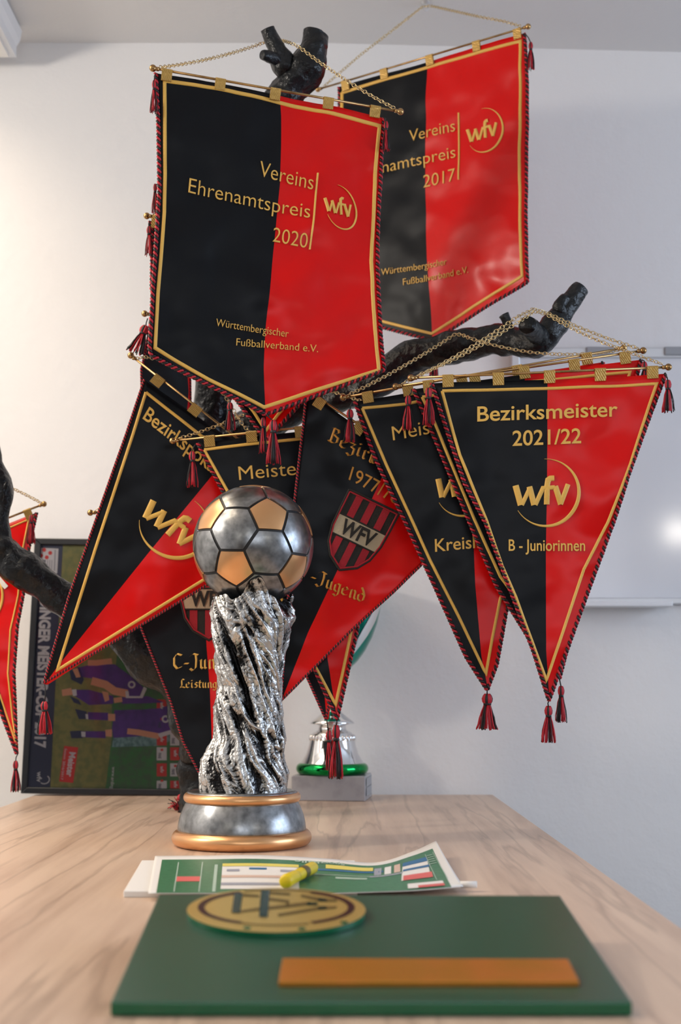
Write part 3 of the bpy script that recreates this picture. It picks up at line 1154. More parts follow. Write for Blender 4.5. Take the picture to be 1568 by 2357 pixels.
pennant('banner', 'banner beside the tree trunk, under the corner of the 2020 banner, with flared tassel', 'banner',
        ((345, 735, 2.47), (440, 748, 2.56), (392, 1000, 2.52)),
        [(345, 735), (337, 800), (325, 850), (327, 900), (340, 950), (392, 1005)],
        [(392, 740), (425, 800), (434, 900), (430, 950), (394, 1005)], [(434, 747), (436, 800), (438, 900), (438, 960), (396, 1005)],
        rod=((333, 722, 2.46), (446, 736, 2.57)), tabs=(352, 400), cord=True, thin=True, seed=13, amp=.3, ends=(1, 0), tab_w=14,
        tassels=[((340, 733), (336, 752), 812, 44, 2.46, 1.3, -26)])

pennant('pennant', 'slanting black and red cup pennant hanging in front of the framed picture', 'pennant',
        ((338, 872, 2.42), (757, 1176, 2.50), (103, 1576, 2.44)),
        [(332, 874), (290, 1000), (232, 1164), (158, 1375), (101, 1572)],
        [(548, 1022), (460, 1129), (343, 1271), (135, 1531), (103, 1575)],
        [(757, 1174), (460, 1356), (280, 1466), (110, 1576)],
        rod=((301, 818, 2.42), (800, 1206, 2.51)), tabs=(368, 454, 560, 650, 735), tab_h=27, tab_w=27,
        border=[(336, 903), (464, 1003), (600, 1100), (716, 1180), (460, 1340), (132, 1542), (220, 1262), (306, 1000), (336, 903)], border_w=7,
        thin=True, draw=draw_pokal, seed=2, amp=.6,
        chain_px=[(306, 826, 2.42), (336, 822, 2.44), (480, 850, 2.56), (560, 980, 2.56), (700, 1100, 2.53)],
        tassels=[((103, 1576), (103, 1616), 1690, 34, 2.44)])

pennant('pennant', 'black and red pennant lettered Meister partly covered by the silver ball', 'pennant',
        ((455, 1018, 2.40), (912, 965, 2.43), (776, 1655, 2.42)),
        [(455, 1020), (512, 1130), (610, 1330), (722, 1535), (776, 1656)],
        [(690, 993), (720, 1250), (753, 1510), (776, 1656)],
        [(912, 966), (860, 1230), (822, 1450), (780, 1656)],
        rod=((397, 1015, 2.395), (950, 958, 2.43)), tabs=(481, 578, 690, 790, 890), tab_h=22,
        border=[(470, 1035), (690, 1010), (888, 985), (850, 1225), (808, 1455), (773, 1622), (725, 1533), (625, 1330), (525, 1133), (470, 1035)],
        draw=draw_meister, seed=3, amp=.7,
        chain_px=sag((412, 1009, 2.395), (700, 880, 2.56), 12) + [(930, 955, 2.43)],
        tassels=[((451, 1022), (443, 1040), 1121, 30, 2.39), ((777, 1656), (774, 1670), 1792, 34, 2.42)])
pennant('pennant', 'pennant directly behind the Meister pennant with only its black point showing', 'pennant',
        ((480, 1010, 2.56), (880, 1000, 2.56), (750, 1655, 2.50)),
        [(500, 1045), (600, 1300), (705, 1555), (750, 1656)], [(695, 1045), (730, 1400), (752, 1656)], [(870, 1040), (800, 1400), (756, 1656)],
        rod=((470, 1040, 2.56), (890, 1030, 2.56)), thin=True, seed=14, amp=.4, ends=(0, 0),
        tassels=[((752, 1656), (757, 1682), 1772, 26, 2.50)])
pennant('pennant', 'old twisted pennant with the striped shield crest and Jugend lettering', 'pennant',
        ((699, 906, 2.35), (1110, 1172, 2.40), (648, 1611, 2.40)),
        [(706, 900), (697, 990), (678, 1155), (662, 1400), (647, 1613)],
        [(905, 1040), (862, 1135), (770, 1326), (708, 1459), (648, 1613)],
        [(1112, 1172), (973, 1298), (909, 1360), (807, 1453), (705, 1555), (649, 1613)],
        rod=((660, 868, 2.345), (1150, 1190, 2.405)), thin=True, draw=draw_old, seed=4, amp=1.0, tabs=(740, 830, 920, 1010, 1090), ends=(0, 0))
pennant('pennant', 'dark pennant reading Meister and Kreisliga behind the 2021/22 pennant', 'pennant',
        ((817, 925, 2.335), (1395, 828, 2.335), (1122, 1588, 2.335)),
        [(817, 925), (863, 1054), (932, 1200), (1001, 1349), (1073, 1511), (1122, 1588)],
        [(1085, 880), (1090, 1224), (1094, 1345), (1108, 1507), (1124, 1588)],
        [(1390, 832), (1270, 1130), (1166, 1406), (1144, 1529), (1127, 1588)],
        rod=((790, 915, 2.33), (1436, 801, 2.33)), tabs=(845, 938, 1062, 1190, 1350), tab_h=22,
        border=[(834, 940), (935, 930), (1080, 900), (1368, 850), (1260, 1115), (1152, 1378), (1133, 1472), (1119, 1551), (1056, 1419), (990, 1288), (889, 1069), (834, 940)],
        draw=draw_kreis, seed=6, amp=.6,
        chain_px=sag((800, 910, 2.33), (1048, 769, 2.47), 6) + [(1065, 771, 2.455)] + sag((1078, 777, 2.44), (1425, 806, 2.34), 22),
        tassels=[((812, 925), (806, 944), 1018, 30, 2.325), ((1122, 1588), (1122, 1599), 1680, 46, 2.335, 1.25)])
pennant('pennant', 'pennant sandwiched between the Kreisliga pennant and the 2021/22 pennant', 'pennant',
        ((952, 896, 2.308), (1478, 826, 2.308), (1287, 1560, 2.308)),
        [(952, 896), (1018, 1049), (1090, 1224), (1143, 1349), (1215, 1465), (1288, 1562)],
        [(1207, 862), (1240, 1200), (1275, 1480), (1289, 1562)], [(1476, 828), (1405, 1100), (1330, 1400), (1290, 1562)],
        rod=((911, 890, 2.303), (1481, 807, 2.303)), tabs=(985, 1092, 1206, 1321, 1438), tab_h=24,
        border=[(972, 914), (1207, 880), (1450, 857), (1380, 1120), (1280, 1500), (1152, 1327), (1092, 1195), (1002, 976), (972, 914)],
        seed=7, amp=.35,
        chain_px=sag((925, 884, 2.303), (1190, 730, 2.343), 8) + [(1228, 711, 2.374)] + sag((1262, 721, 2.392), (1470, 802, 2.302), 5),
        tassels=[((948, 896), (940, 912), 991, 28, 2.297), ((1288, 1562), (1292, 1580), 1663, 28, 2.308), ((1478, 828), (1484, 834), 900, 26, 2.30)])
pennant('pennant', 'front black and red pennant reading Bezirksmeister 2021/22 B - Juniorinnen', 'pennant',
        ((994, 882, 2.27), (1528, 862, 2.27), (1264, 1610, 2.27)),
        [(994, 882), (1069, 1110), (1119, 1204), (1169, 1345), (1227, 1498), (1263, 1612)],
        [(1261, 874), (1260, 1048), (1257, 1275), (1257, 1500), (1264, 1612)],
        [(1532, 861), (1445, 1095), (1413, 1200), (1358, 1353), (1301, 1507), (1267, 1612)],
        rod=((946, 870, 2.265), (1539, 845, 2.265)), tabs=(1031, 1147, 1265, 1382, 1502), tab_h=24, tab_w=26,
        border=[(1018, 900), (1260, 894), (1511, 884), (1450, 1069), (1399, 1203), (1345, 1310), (1299, 1446), (1257, 1566), (1187, 1375), (1156, 1303), (1121, 1198), (1059, 1048), (1018, 900)],
        draw=draw_front, seed=8, amp=.75,
        chain_px=sag((960, 865, 2.265), (1195, 740, 2.315), 8) + [(1230, 717, 2.342)] + sag((1258, 723, 2.345), (1390, 789, 2.278), 3) + [(1524, 838, 2.264)],
        tassels=[((996, 882), (987, 894), 979, 30, 2.257), ((1532, 862), (1538, 876), 949, 30, 2.262), ((1264, 1612), (1263, 1626), 1709, 34, 2.27)])
pennant('pennant', 'dark pennant lettered C-Junioren Leistungsstaffel half covered by the tall trophy', 'pennant',
        ((247, 1195, 2.60), (690, 1195, 2.62), (488, 1835, 2.60)),
        [(247, 1196), (328, 1453), (392, 1612), (422, 1708), (457, 1776), (489, 1836)],
        [(468, 1196), (475, 1479), (483, 1584), (487, 1680), (490, 1836)], [(690, 1196), (594, 1500), (540, 1680), (492, 1836)],
        rod=((208, 1180, 2.595), (726, 1178, 2.62)), tabs=(290, 380, 470, 560, 650), thin=True, draw=draw_cjun, seed=9, amp=.4,
        chain_px=[(220, 1176, 2.595), (470, 1040, 2.64), (716, 1172, 2.62)])
pennant('pennant', 'red pennant behind the bare limb, beside the framed picture', 'pennant',
        ((-230, 1300, 2.72), (84, 1180, 2.78), (40, 1735, 2.74)),
        [(-235, 1305), (-60, 1530), (0, 1635), (38, 1735)], [(-75, 1240), (-20, 1500), (10, 1640), (40, 1735)],
        [(84, 1180), (68, 1255), (62, 1288), (54, 1367), (40, 1440), (32, 1547), (35, 1635), (43, 1735)],
        rod=((-270, 1305, 2.70), (101, 1160, 2.78)), tabs=(-200, -130, -60, 0, 62), tab_h=22, tab_w=18,
        border=[(-200, 1312), (-75, 1255), (66, 1196), (50, 1277), (42, 1370), (24, 1450), (18, 1550), (28, 1650), (38, 1715), (0, 1600), (-200, 1312)], border_w=4,
        draw=draw_left, seed=10, amp=1.0,
        chain_px=[(-255, 1300, 2.70), (-120, 1180, 2.68), (-10, 1112, 2.66), (20, 1120, 2.68), (60, 1139, 2.73), (94, 1157, 2.775)],
        tassels=[((84, 1180), (72, 1186), 1252, 20, 2.75), ((41, 1735), (36, 1752), 1823, 23, 2.74)])

# ------------------------------------------------------------------ the ball trophy
TYC = 2.20
TXc = P(557, 1900, TYC).x
m1 = (P(717, 1938, TYC).x - P(395, 1938, TYC).x) / 322


def tz(py):
    return P(560, py, TYC).z


tro = thing('trophy', 'tall silver and copper football trophy on a round base', 'trophy', (TXc, TYC, TABLE_Z))
z0 = TABLE_Z


def torus_prof(r, zc, a, n=14):
    return [(r + a * math.cos(-math.pi / 2 + math.pi * i / n) * 1.0, zc + a * math.sin(-math.pi / 2 + math.pi * i / n)) for i in range(n + 1)]


a1 = 0.0125
lathe_c = (TXc, TYC)
g = Geo()
g.lathe([(0.0, z0), (0.108 - a1, z0)] + torus_prof(161 * m1 - a1, z0 + a1, a1) + [(0.09, z0 + 2 * a1), (0, z0 + 2 * a1)], lathe_c, seg=96)
obj('lower_ring', g, 'copper', tro)
zu = tz(1834)
zb0 = z0 + 2 * a1 - .002
g = Geo()
pr = []
for i in range(15):
    t = i / 14
    pr.append(((148 - 22 * t ** 1.9) * m1, zb0 + (zu - zb0 - .004) * t))
g.lathe([(0, zb0)] + pr + [(0, pr[-1][1])], lathe_c, seg=96)
obj('base_drum', g, 'silver', tro)
a2 = 0.0078
g = Geo()
g.lathe([(0.05, zu - a2)] + torus_prof(135.5 * m1 - a2, zu, a2) + [(0.05, zu + a2)], lathe_c, seg=96)
obj('upper_ring', g, 'copper', tro)
g = Geo()
g.lathe([(0, zu + a2 - .003), (128 * m1, zu + a2 - .003), (127 * m1, zu + a2 + .0012), (120 * m1, zu + a2 + .0025), (0, zu + a2 + .0025)], lathe_c, seg=96)
obj('top_plate', g, 'silver', tro)

BALL_R = 145 * m1 * 0.985
bc = P(583, 1255, TYC)
# cast relief column
prof_y = [1828, 1812, 1780, 1747, 1699, 1660, 1628, 1595, 1580, 1541, 1498, 1450, 1422, 1400, 1385, 1360, 1335]
pl_x = [453, 453, 454, 459, 485, 490, 489, 494, 500, 493, 488, 482, 480, 481, 483, 487, 490]
pr_x = [671, 670, 669, 660, 661, 654, 653, 650, 651, 657, 661, 677, 684, 680, 679, 677, 674]


def lerp_tab(py, xs, ys):
    for i in range(len(xs) - 1):
        if xs[i] >= py >= xs[i + 1]:
            k = (xs[i] - py) / (xs[i] - xs[i + 1])
            return ys[i] + (ys[i + 1] - ys[i]) * k
    return ys[-1] if py < xs[-1] else ys[0]


g = Geo()
NS, NZ = 260, 330
rows, wash = [], []
for i in range(NZ + 1):
    t = i / NZ
    row = []
    for j in range(NS):
        th = 2 * math.pi * j / NS
        dirv = Vector((math.cos(th), math.sin(th), 0))
        # ragged crown: a high tongue at the front, lower at the sides
        df = (th - R(279) + math.pi) % (2 * math.pi) - math.pi
        rim = 1386 - 46 * math.exp(-(df / .34) ** 2) - 16 * math.exp(-((df + .95) / .2) ** 2) - 20 * math.exp(-((abs(df) - 1.5) / .2) ** 2) - 9 * noise.noise(Vector((th * 5, 3, 1)))
        py = 1828 + (rim - 1828) * t
        xl, xr = lerp_tab(py, prof_y, pl_x), lerp_tab(py, prof_y, pr_x)
        cx = P((xl + xr) / 2, py, TYC).x
        r = (xr - xl) / 2 * m1 * 0.93
        z = tz(py)
        # twisted drapery: folds spiralling up the shaft, with a pitted skin
        tw = th * 1.0 + (z - z0) * 8.0
        q = Vector((math.cos(tw) * 1.9, math.sin(tw) * 1.9, (z - z0) * 7.5))
        wv = Vector((noise.noise(q * 1.1 + Vector((9, 0, 0))), noise.noise(q * 1.1 + Vector((0, 9, 0))), noise.noise(q * 1.1 + Vector((0, 0, 9)))))
        q2 = q + wv * 1.05
        rid = 1 - abs(noise.noise(q2 * 1.15)) * 2.0
        rid2 = 1 - abs(noise.noise(q2 * 2.1 + Vector((4, 1, 7)))) * 2.0
        q3 = Vector((math.cos(th) * 3.3, math.sin(th) * 3.3, (z - z0) * 42)) + wv * 2.0
        fine = noise.noise(q3 * 1.6)
        pit = abs(noise.noise(q3 * 3.6 + Vector((2, 2, 2))))
        h = 0.55 * rid + 0.30 * rid2 + 0.11 * fine - 0.06 * (1 - min(1, pit * 5))
        fade = min(1, t * 9) * 0.85 + 0.15
        rr = r * (1 + fade * (0.21 * (h - 0.42)))
        dz = z - bc.z
        if abs(dz) < BALL_R:
            off = Vector((cx - bc.x, 0, 0))
            rb = math.sqrt(BALL_R ** 2 - dz ** 2)
            # stay just outside the ball that sits in the crown
            need = -off.dot(dirv) + math.sqrt(max(rb * rb - (off - dirv * off.dot(dirv)).length_squared, 0)) + .0025 + .002 * max(h, 0)
            rr = max(rr, need)
        row.append(Vector((cx, TYC, z)) + dirv * rr)
        wash.append(0.5 + 0.75 * (0.50 * (rid - .5) + 0.34 * (rid2 - .45) + 0.26 * fine) - 0.28 * (1 - min(1, pit * 4)) + .02)
    rows.append(row)
g.grid(rows, 0, close=True)
g.at = wash
obj('relief_column', g, 'patina', tro)

# ball of 12 pentagons and 20 hexagons over a black core
ph = (1 + 5 ** .5) / 2
ico = [Vector(v).normalized() for v in [(-1, ph, 0), (1, ph, 0), (-1, -ph, 0), (1, -ph, 0), (0, -1, ph), (0, 1, ph), (0, -1, -ph), (0, 1, -ph), (ph, 0, -1), (ph, 0, 1), (-ph, 0, -1), (-ph, 0, 1)]]
n1 = Vector((.309, -.859, .409)).normalized()
n2 = Vector((-.257, -.860, -.441)).normalized()
va = ico[0]
vb = min((v for v in ico if v is not va), key=lambda v: (v - va).length)


def basis(a, b):
    x = a.normalized()
    y = (b - x * b.dot(x)).normalized()
    return Matrix((x, y, x.cross(y))).transposed()


midn = (n1 + n2).normalized()
ang = math.acos(1 / 5 ** .5) / 2
ax_ = (n1 - n2)
ax_ = (ax_ - midn * ax_.dot(midn)).normalized()
n1 = midn * math.cos(ang) + ax_ * math.sin(ang)
n2 = midn * math.cos(ang) - ax_ * math.sin(ang)
rot = basis(n1, n2) @ basis(va, vb).inverted()
ico = [rot @ v for v in ico]
el = min((ico[0] - v).length for v in ico[1:])
nb = {i: [j for j in range(12) if j != i and (ico[i] - ico[j]).length < el * 1.05] for i in range(12)}
g = Geo()
g.ball(bc, BALL_R * .975, 0, 64, 40)
core = obj('ball_core', g, 'groove', tro)


def panel(nm, corners, material):
    c = sum(corners, Vector()) / len(corners)
    cn = c.normalized()
    u = (corners[0] - c).normalized()
    w = cn.cross(u)
    corners = sorted(corners, key=lambda p: math.atan2((p - c).dot(w), (p - c).dot(u)))
    K = 10
    rows = []
    for k in range(K + 1):
        s = k / K if k < K - 1 else 1.0
        ring = []
        for a in range(len(corners)):
            A, B = corners[a], corners[(a + 1) % len(corners)]
            for q in range(8):
                e = A + (B - A) * (q / 8)
                p = c + (e - c) * s * (0.925 if k < K else 0.945)
                lift = 1.0 if k < K - 1 else (0.9985 if k == K - 1 else 0.97)
                ring.append(bc + p.normalized() * BALL_R * lift)
        rows.append(ring)
    g = Geo()
    g.grid(rows[:-1], 0, close=True)
    g.grid(rows[-2:], 0, close=True)
    obj(nm, g, material, tro)


for i in range(12):
    panel('pentagon_panel', [ico[i] * 2 / 3 + ico[j] / 3 for j in nb[i]], 'copper')
for i in range(12):
    for j in nb[i]:
        for k in nb[i]:
            if i < j < k and k in nb[j]:
                tri = (i, j, k)
                panel('hexagon_panel', [ico[a] * 2 / 3 + ico[b] / 3 for a in tri for b in tri if a != b], 'silver')

# ------------------------------------------------------------------ chrome and green cup trophy behind
FR, BR = onz(841, 1845), onz(861, 1830)
dv = (BR - FR)
dv.z = 0
D_ = dv.normalized() * 0.135
W_ = Vector((-D_.y, D_.x, 0)).normalized() * 0.165
FL, BL_, BRr = FR + W_, FR + W_ + D_, FR + D_
bh = P(841, 1787, FR.y).z - TABLE_Z
cc = (FR + BL_) / 2
cup = thing('cup_trophy', 'chrome and green cup trophy on a grey marble block', 'trophy', (cc.x, cc.y, TABLE_Z))
g = Geo()
up = Vector((0, 0, bh))
g.hexa([FL, FR, BRr, BL_], [FL + up, FR + up, BRr + up, BL_ + up])
bevel(obj('marble_block', g, 'marble', cup, smooth=False), .0025)
g = Geo()
nd = Vector((D_.y, -D_.x, 0)).normalized()
for z_a, z_b in ((.18, .52), (.56, .90)):
    pa = FR + nd * .0012
    g.quad(pa + D_ * .12 + up * z_a, pa + D_ * .88 + up * z_a, pa + D_ * .88 + up * z_b, pa + D_ * .12 + up * z_b)
obj('engraved_plate', g, 'greyplastic', cup, smooth=False)
mc = mpp(cc.y) / 1.01


def cz(py):
    return P(768, py, cc.y).z


zt_ = TABLE_Z + bh
g = Geo()
g.lathe([(0.03, zt_)] + torus_prof(70 * mc, zt_ + 13 * mc, 13 * mc) + [(0.03, zt_ + 26 * mc)], cc, seg=72)
obj('foot_ring', g, 'green_chrome', cup)
g = Geo()
zb1 = zt_ + 24 * mc
pts = [(74, 0), (68, 8), (60, 22), (55, 38), (52, 52), (50, 60), (47, 66), (44, 70), (40, 72), (33, 76), (31, 84), (36, 88), (50, 90), (51, 92), (46, 97), (34, 106), (22, 116), (14, 128), (11, 150), (12, 175), (18, 195), (24, 210)]
g.lathe([(r * mc, zb1 + h * mc) for r, h in pts], cc, seg=72)
obj('bell_foot', g, 'chrome', cup)
g = Geo()
for k in range(30):
    an = 2 * math.pi * k / 30
    d = Vector((math.cos(an), math.sin(an), 0))
    g.ball(Vector((cc.x, cc.y, zb1 + 58 * mc)) + d * 50 * mc, 4.2 * mc, 0, 8, 6, (1, 1, 1.8))
obj('beaded_band', g, 'chrome', cup)
g = Geo()
zbw = zb1 + 205 * mc
bw = [(16, 0), (42, 12), (60, 30), (76, 52), (92, 82), (104, 115), (112, 150), (117, 190), (119, 230), (116, 231), (109, 190), (102, 150), (94, 115), (60, 60), (0, 30)]
g.lathe([(r * mc, zbw + h * mc) for r, h in bw], cc, seg=72)
obj('bowl', g, 'teal_chrome', cup)
for a0, mt_, w_ in ((-58, 'chrome', .16), (10, 'chrome', .2), (120, 'chrome', .2), (200, 'chrome', .2)):
    g = Geo()
    rws = []
    for i in range(21):
        t = i / 20
        h = 20 + 185 * t
        r = 0
        for (ra, ha), (rb_, hb) in zip(bw[:8], bw[1:9]):
            if ha <= h <= hb:
                r = ra + (rb_ - ra) * (h - ha) / (hb - ha)
        an = R(a0) + t * 0.9
        wd = w_ * math.sin(math.pi * (0.08 + .84 * t))
        rws.append([Vector((cc.x + (r + 1.5) * mc * math.cos(an + k * wd), cc.y + (r + 1.5) * mc * math.sin(an + k * wd), zbw + h * mc)) for k in (-1, -.5, 0, .5, 1)])
    g.grid(rws)
    obj('silver_leaf', g, mt_, cup)

# ------------------------------------------------------------------ framed team picture
PB = 3.185
pic = thing('framed_picture', 'black framed team poster standing turned on its side against the wall', 'picture', P(270, 1829, PB))
pp = Plane((50, 1826, PB), (495, 1832, PB - .012), (82, 1240, PB + .028), amp=0)
tl, tr, br_, bl_ = (82, 1240), (512, 1246), (492, 1832), (50, 1826)


def inner(k):
    cx, cy = sum(p[0] for p in (tl, tr, br_, bl_)) / 4, sum(p[1] for p in (tl, tr, br_, bl_)) / 4
    out = []
    for p in (tl, tr, br_, bl_):
        out.append((p[0] + (k if p[0] < cx else -k), p[1] + (k if p[1] < cy else -k)))
    return out


ou, inn = (tl, tr, br_, bl_), inner(14)
g = Geo()
for i in range(4):
    j = (i + 1) % 4
    fr = [pp.at(*ou[i], .010), pp.at(*ou[j], .010), pp.at(*inn[j], .010), pp.at(*inn[i], .010)]
    bk = [pp.at(*ou[i], -.010), pp.at(*ou[j], -.010), pp.at(*inn[j], -.010), pp.at(*inn[i], -.010)]
    g.hexa(bk[::-1], fr[::-1])
bevel(obj('frame', g, 'frame', pic, smooth=False), .0015)
PM = ['grass', 'navy', 'turf', 'tile_white', 'tile_red', 'purple', 'skin', 'boot', 'lightblue', 'pgrey']
g = Geo()


def z8(x, y):
    return (x / 3.409, 1400 + y / 3.409)


def pz(pts, mi, lv):
    patch(g, pp, [z8(*p) for p in pts], .0008 + .0003 * lv, mi, 0)


def limbz(pts, w, mi, lv):
    ribbon(g, pp, [z8(*p) for p in pts], w / 3.409, .0008 + .0003 * lv, 0.0001, mi, 6)


patch(g, pp, inn, .0004, 0, 0)
patch(g, pp, [inn[0], (145, 1255), (128, 1576), (116, 1812), inn[3]], .0008, 1, 0)
patch(g, pp, [(258, 1600), (300, 1255), inn[1], inn[2], (243, 1816), (257, 1702)], .0008, 2, 0)
pz([(905, 905), (1240, 900), (1400, 960), (1440, 1000), (1240, 1080), (880, 1090)], 8, 1)
# sponsor tiles of the backdrop
for cxp, odd in ((372.5, 0), (403.5, 1), (434, 0), (465, 1)):
    for r_, cy in enumerate((1625, 1664, 1701, 1735, 1772, 1806)):
        w2, h2 = 11.5, 15 if cy != 1806 else 9
        red = (r_ + odd) % 2 == 0
        patch(g, pp, [(cxp - w2, cy - h2), (cxp + w2, cy - h2), (cxp + w2, cy + h2), (cxp - w2, cy + h2)], .0012, 4 if red else 3, 0)
        if red:
            lettering(g, pp, 'wfv', (cxp - 3, cy - 9), (cxp - 3, cy + 7), (8, 0), 3, .03, .0016, .0001)
        else:
            patch(g, pp, [(cxp - 3, cy - 11), (cxp + 3, cy - 12), (cxp + 4, cy - 7), (cxp - 2, cy - 6)], .0016, 4, 0)
            lettering(g, pp, 'FANS', (cxp - 8, cy - 2), (cxp - 8, cy + 11), (7, 0), 1, .03, .0016, .0001)
# players in purple, lying on their side as the picture is turned
pz([(600, 470), (720, 440), (900, 440), (1010, 520), (1150, 640), (1120, 690), (990, 700), (880, 620), (800, 560), (640, 540)], 5, 2)
pz([(545, 490), (620, 460), (660, 560), (640, 600), (560, 560)], 7, 2)
pz([(590, 640), (700, 640), (890, 690), (890, 750), (700, 760), (590, 690)], 5, 3)
pz([(940, 700), (1160, 690), (1290, 740), (1180, 745), (960, 750)], 5, 3)
pz([(485, 640), (560, 625), (575, 680), (490, 690)], 6, 3)
pz([(565, 640), (600, 635), (605, 685), (575, 690)], 3, 4)
pz([(550, 690), (620, 720), (640, 760), (580, 740)], 7, 3)
limbz([(690, 430), (760, 430), (880, 415)], 46, 6, 2)
limbz([(720, 570), (830, 600), (900, 650), (1000, 670)], 62, 6, 4)
limbz([(895, 725), (960, 715)], 40, 6, 4)
pz([(570, 480), (610, 470), (635, 540), (600, 545)], 6, 4)
pz([(800, 650), (850, 660), (860, 720), (825, 735)], 6, 4)
pz([(985, 650), (1010, 650), (1015, 690), (1100, 690), (1130, 615), (1155, 630), (1120, 705), (990, 705)], 3, 5)
pz([(590, 790), (680, 810), (690, 870), (620, 870)], 7, 2)
pz([(690, 815), (850, 820), (850, 880), (690, 872)], 5, 3)
pz([(672, 830), (692, 832), (694, 872), (676, 868)], 3, 4)
pz([(848, 828), (905, 830), (905, 885), (850, 885)], 6, 3)
pz([(900, 800), (1110, 795), (1250, 785), (1340, 760), (1400, 880), (1360, 960), (1260, 990), (1100, 1005), (890, 1018), (880, 940)], 5, 2)
pz([(550, 965), (640, 960), (650, 1020), (560, 1020)], 7, 2)
pz([(640, 965), (830, 965), (830, 1020), (640, 1012)], 5, 3)
pz([(638, 968), (672, 970), (672, 1010), (642, 1008)], 3, 4)
pz([(825, 955), (880, 950), (880, 1010), (830, 1005)], 6, 3)
limbz([(1000, 965), (1090, 975), (1250, 1005)], 46, 6, 4)
pz([(1240, 985), (1340, 955), (1350, 985), (1255, 1015)], 3, 5)
limbz([(1360, 960), (1420, 960)], 60, 6, 5)
for ex_, ey_ in ((1035, 600), (1300, 870)):
    pz([(ex_ + 30 * math.cos(i * .524), ey_ + 30 * math.sin(i * .524)) for i in range(12)], 3, 6)
    pz([(ex_ + 16 * math.cos(i * .524), ey_ + 16 * math.sin(i * .524)) for i in range(12)], 5, 7)
# captions
pz([(505, 1080), (615, 1092), (575, 1370), (465, 1360)], 4, 2)
lettering(g, pp, 'Meister', z8(548, 1128), z8(522, 1320), (14, 1.2), 3, .03, .0018, .0001)
lettering(g, pp, 'Saison 2016/2017', z8(510, 1100), z8(478, 1345), (5, .5), 3, .0, .0018, .0001)
lettering(g, pp, 'www.erdinger', (258.5, 1765), (254, 1824), (8, .4), 3, .0, .0018, .0001)
lettering(g, pp, 'ERDINGER MEISTER-CUP 2017', (95, 1345), (80.5, 1721), (24, .8), 3, .045, .0014, .0001)
patch(g, pp, [(92, 1261), (135, 1263), (132, 1320), (90, 1318)], .0012, 3, 0)
for qx, qy in ((102, 1266), (116, 1273), (108, 1283), (95, 1279)):
    patch(g, pp, [(qx + 5 * math.cos(i * 1.05), qy + 5 * math.sin(i * 1.05)) for i in range(6)], .0016, 4, 0)
lettering(g, pp, 'FANS', (93, 1289), (92, 1316), (12, 0), 1, .03, .0016, .0001)
for k in range(3):
    patch(g, pp, [(109 + 5 * k, 1289), (111 + 5 * k, 1289), (110 + 5 * k, 1314), (108 + 5 * k, 1314)], .0016, 9, 0)
patch(g, pp, [(126, 1266), (129, 1266), (127, 1314), (124, 1314)], .0016, 9, 0)
# white ball emblem at the foot of the navy strip
arc = [(102 + 12 * math.cos(R(a)), 1802 - 10 * math.sin(R(a)) - 8) for a in range(-130, 60, 12)]
ribbon(g, pp, arc, 2, .0014, .0001, 3, 4)
lettering(g, pp, 'wfv', (86, 1776), (85, 1800), (11, 0), 3, .02, .0014, .0001)
obj('poster', g, PM, pic, smooth=False)
g = Geo()
g.quad(*[pp.at(*p, .0062) for p in inn][::-1])
obj('glazing', g, 'glass', pic, smooth=False)
g = Geo()
g.hexa([pp.at(*p, -.009) for p in inner(5)], [pp.at(*p, -.001) for p in inner(5)])
obj('backing', g, 'frame', pic, smooth=False)

# ------------------------------------------------------------------ tassel lying by the trunk foot
tq = onz(411, 1866)
g = Geo()
for k in range(46):
    an = random.uniform(0, 2 * math.pi)
    ti = tq + Vector((random.uniform(-.006, .006), random.uniform(-.012, .012), .0015))
    e = ti + Vector((-.004 + .013 * math.cos(an), .012 * math.sin(an), random.uniform(.001, .026)))
    md = (ti + e) / 2 + Vector((0, 0, .006))
    g.tube([ti, md, e], .0008, 4, 0 if k % 3 else 1)
g.ball(tq + Vector((.004, 0, .026)), .0075, 0, 12, 8)
tag(obj('loose_tassel', g, ['cordred', 'cordblack'], loc=tq), 'crumpled red and black tassel lying on the table beside the trophy base', 'tassel')

# ------------------------------------------------------------------ papers, pen
g = Geo()
c_fl, c_bl = onz(284, 2066), onz(326, 1993)
nz = TABLE_Z + .0078  # stack of paper, built as one solid block
g.hexa([c_fl, (0.02, c_fl.y, TABLE_Z), (0.02, c_bl.y, TABLE_Z), c_bl], [(c_fl.x, c_fl.y, nz), (0.02, c_fl.y, nz), (0.02, c_bl.y, nz), (c_bl.x, c_bl.y, nz)])
stk_ = tag(obj('paper_stack', g, 'white', loc=c_fl, smooth=False), 'thick stack of white paper sticking out under the green printed sheet', 'paper_stack')
bevel(stk_, .0012)

sheet_back = [(357, 1970), (480, 1969), (600, 1968), (750, 1976), (864, 1985), (947, 1961), (1004, 1935)]
sheet_lift = [.0095, .0095, .0095, .0095, .010, .0, .0]
SB = []
for (a, b), l in zip(sheet_back, sheet_lift):
    SB.append(onz(a, b, TABLE_Z + l) if l else P(a, b, 2.02 if a < 1000 else 2.035))
SB[5] = P(947, 1961, 2.005)
FRn = [(341, 2056), (470, 2056), (600, 2056), (750, 2056), (860, 2053), (960, 2049), (1067, 2040)]
SF = [onz(a, b, TABLE_Z + .0095) for a, b in FRn]


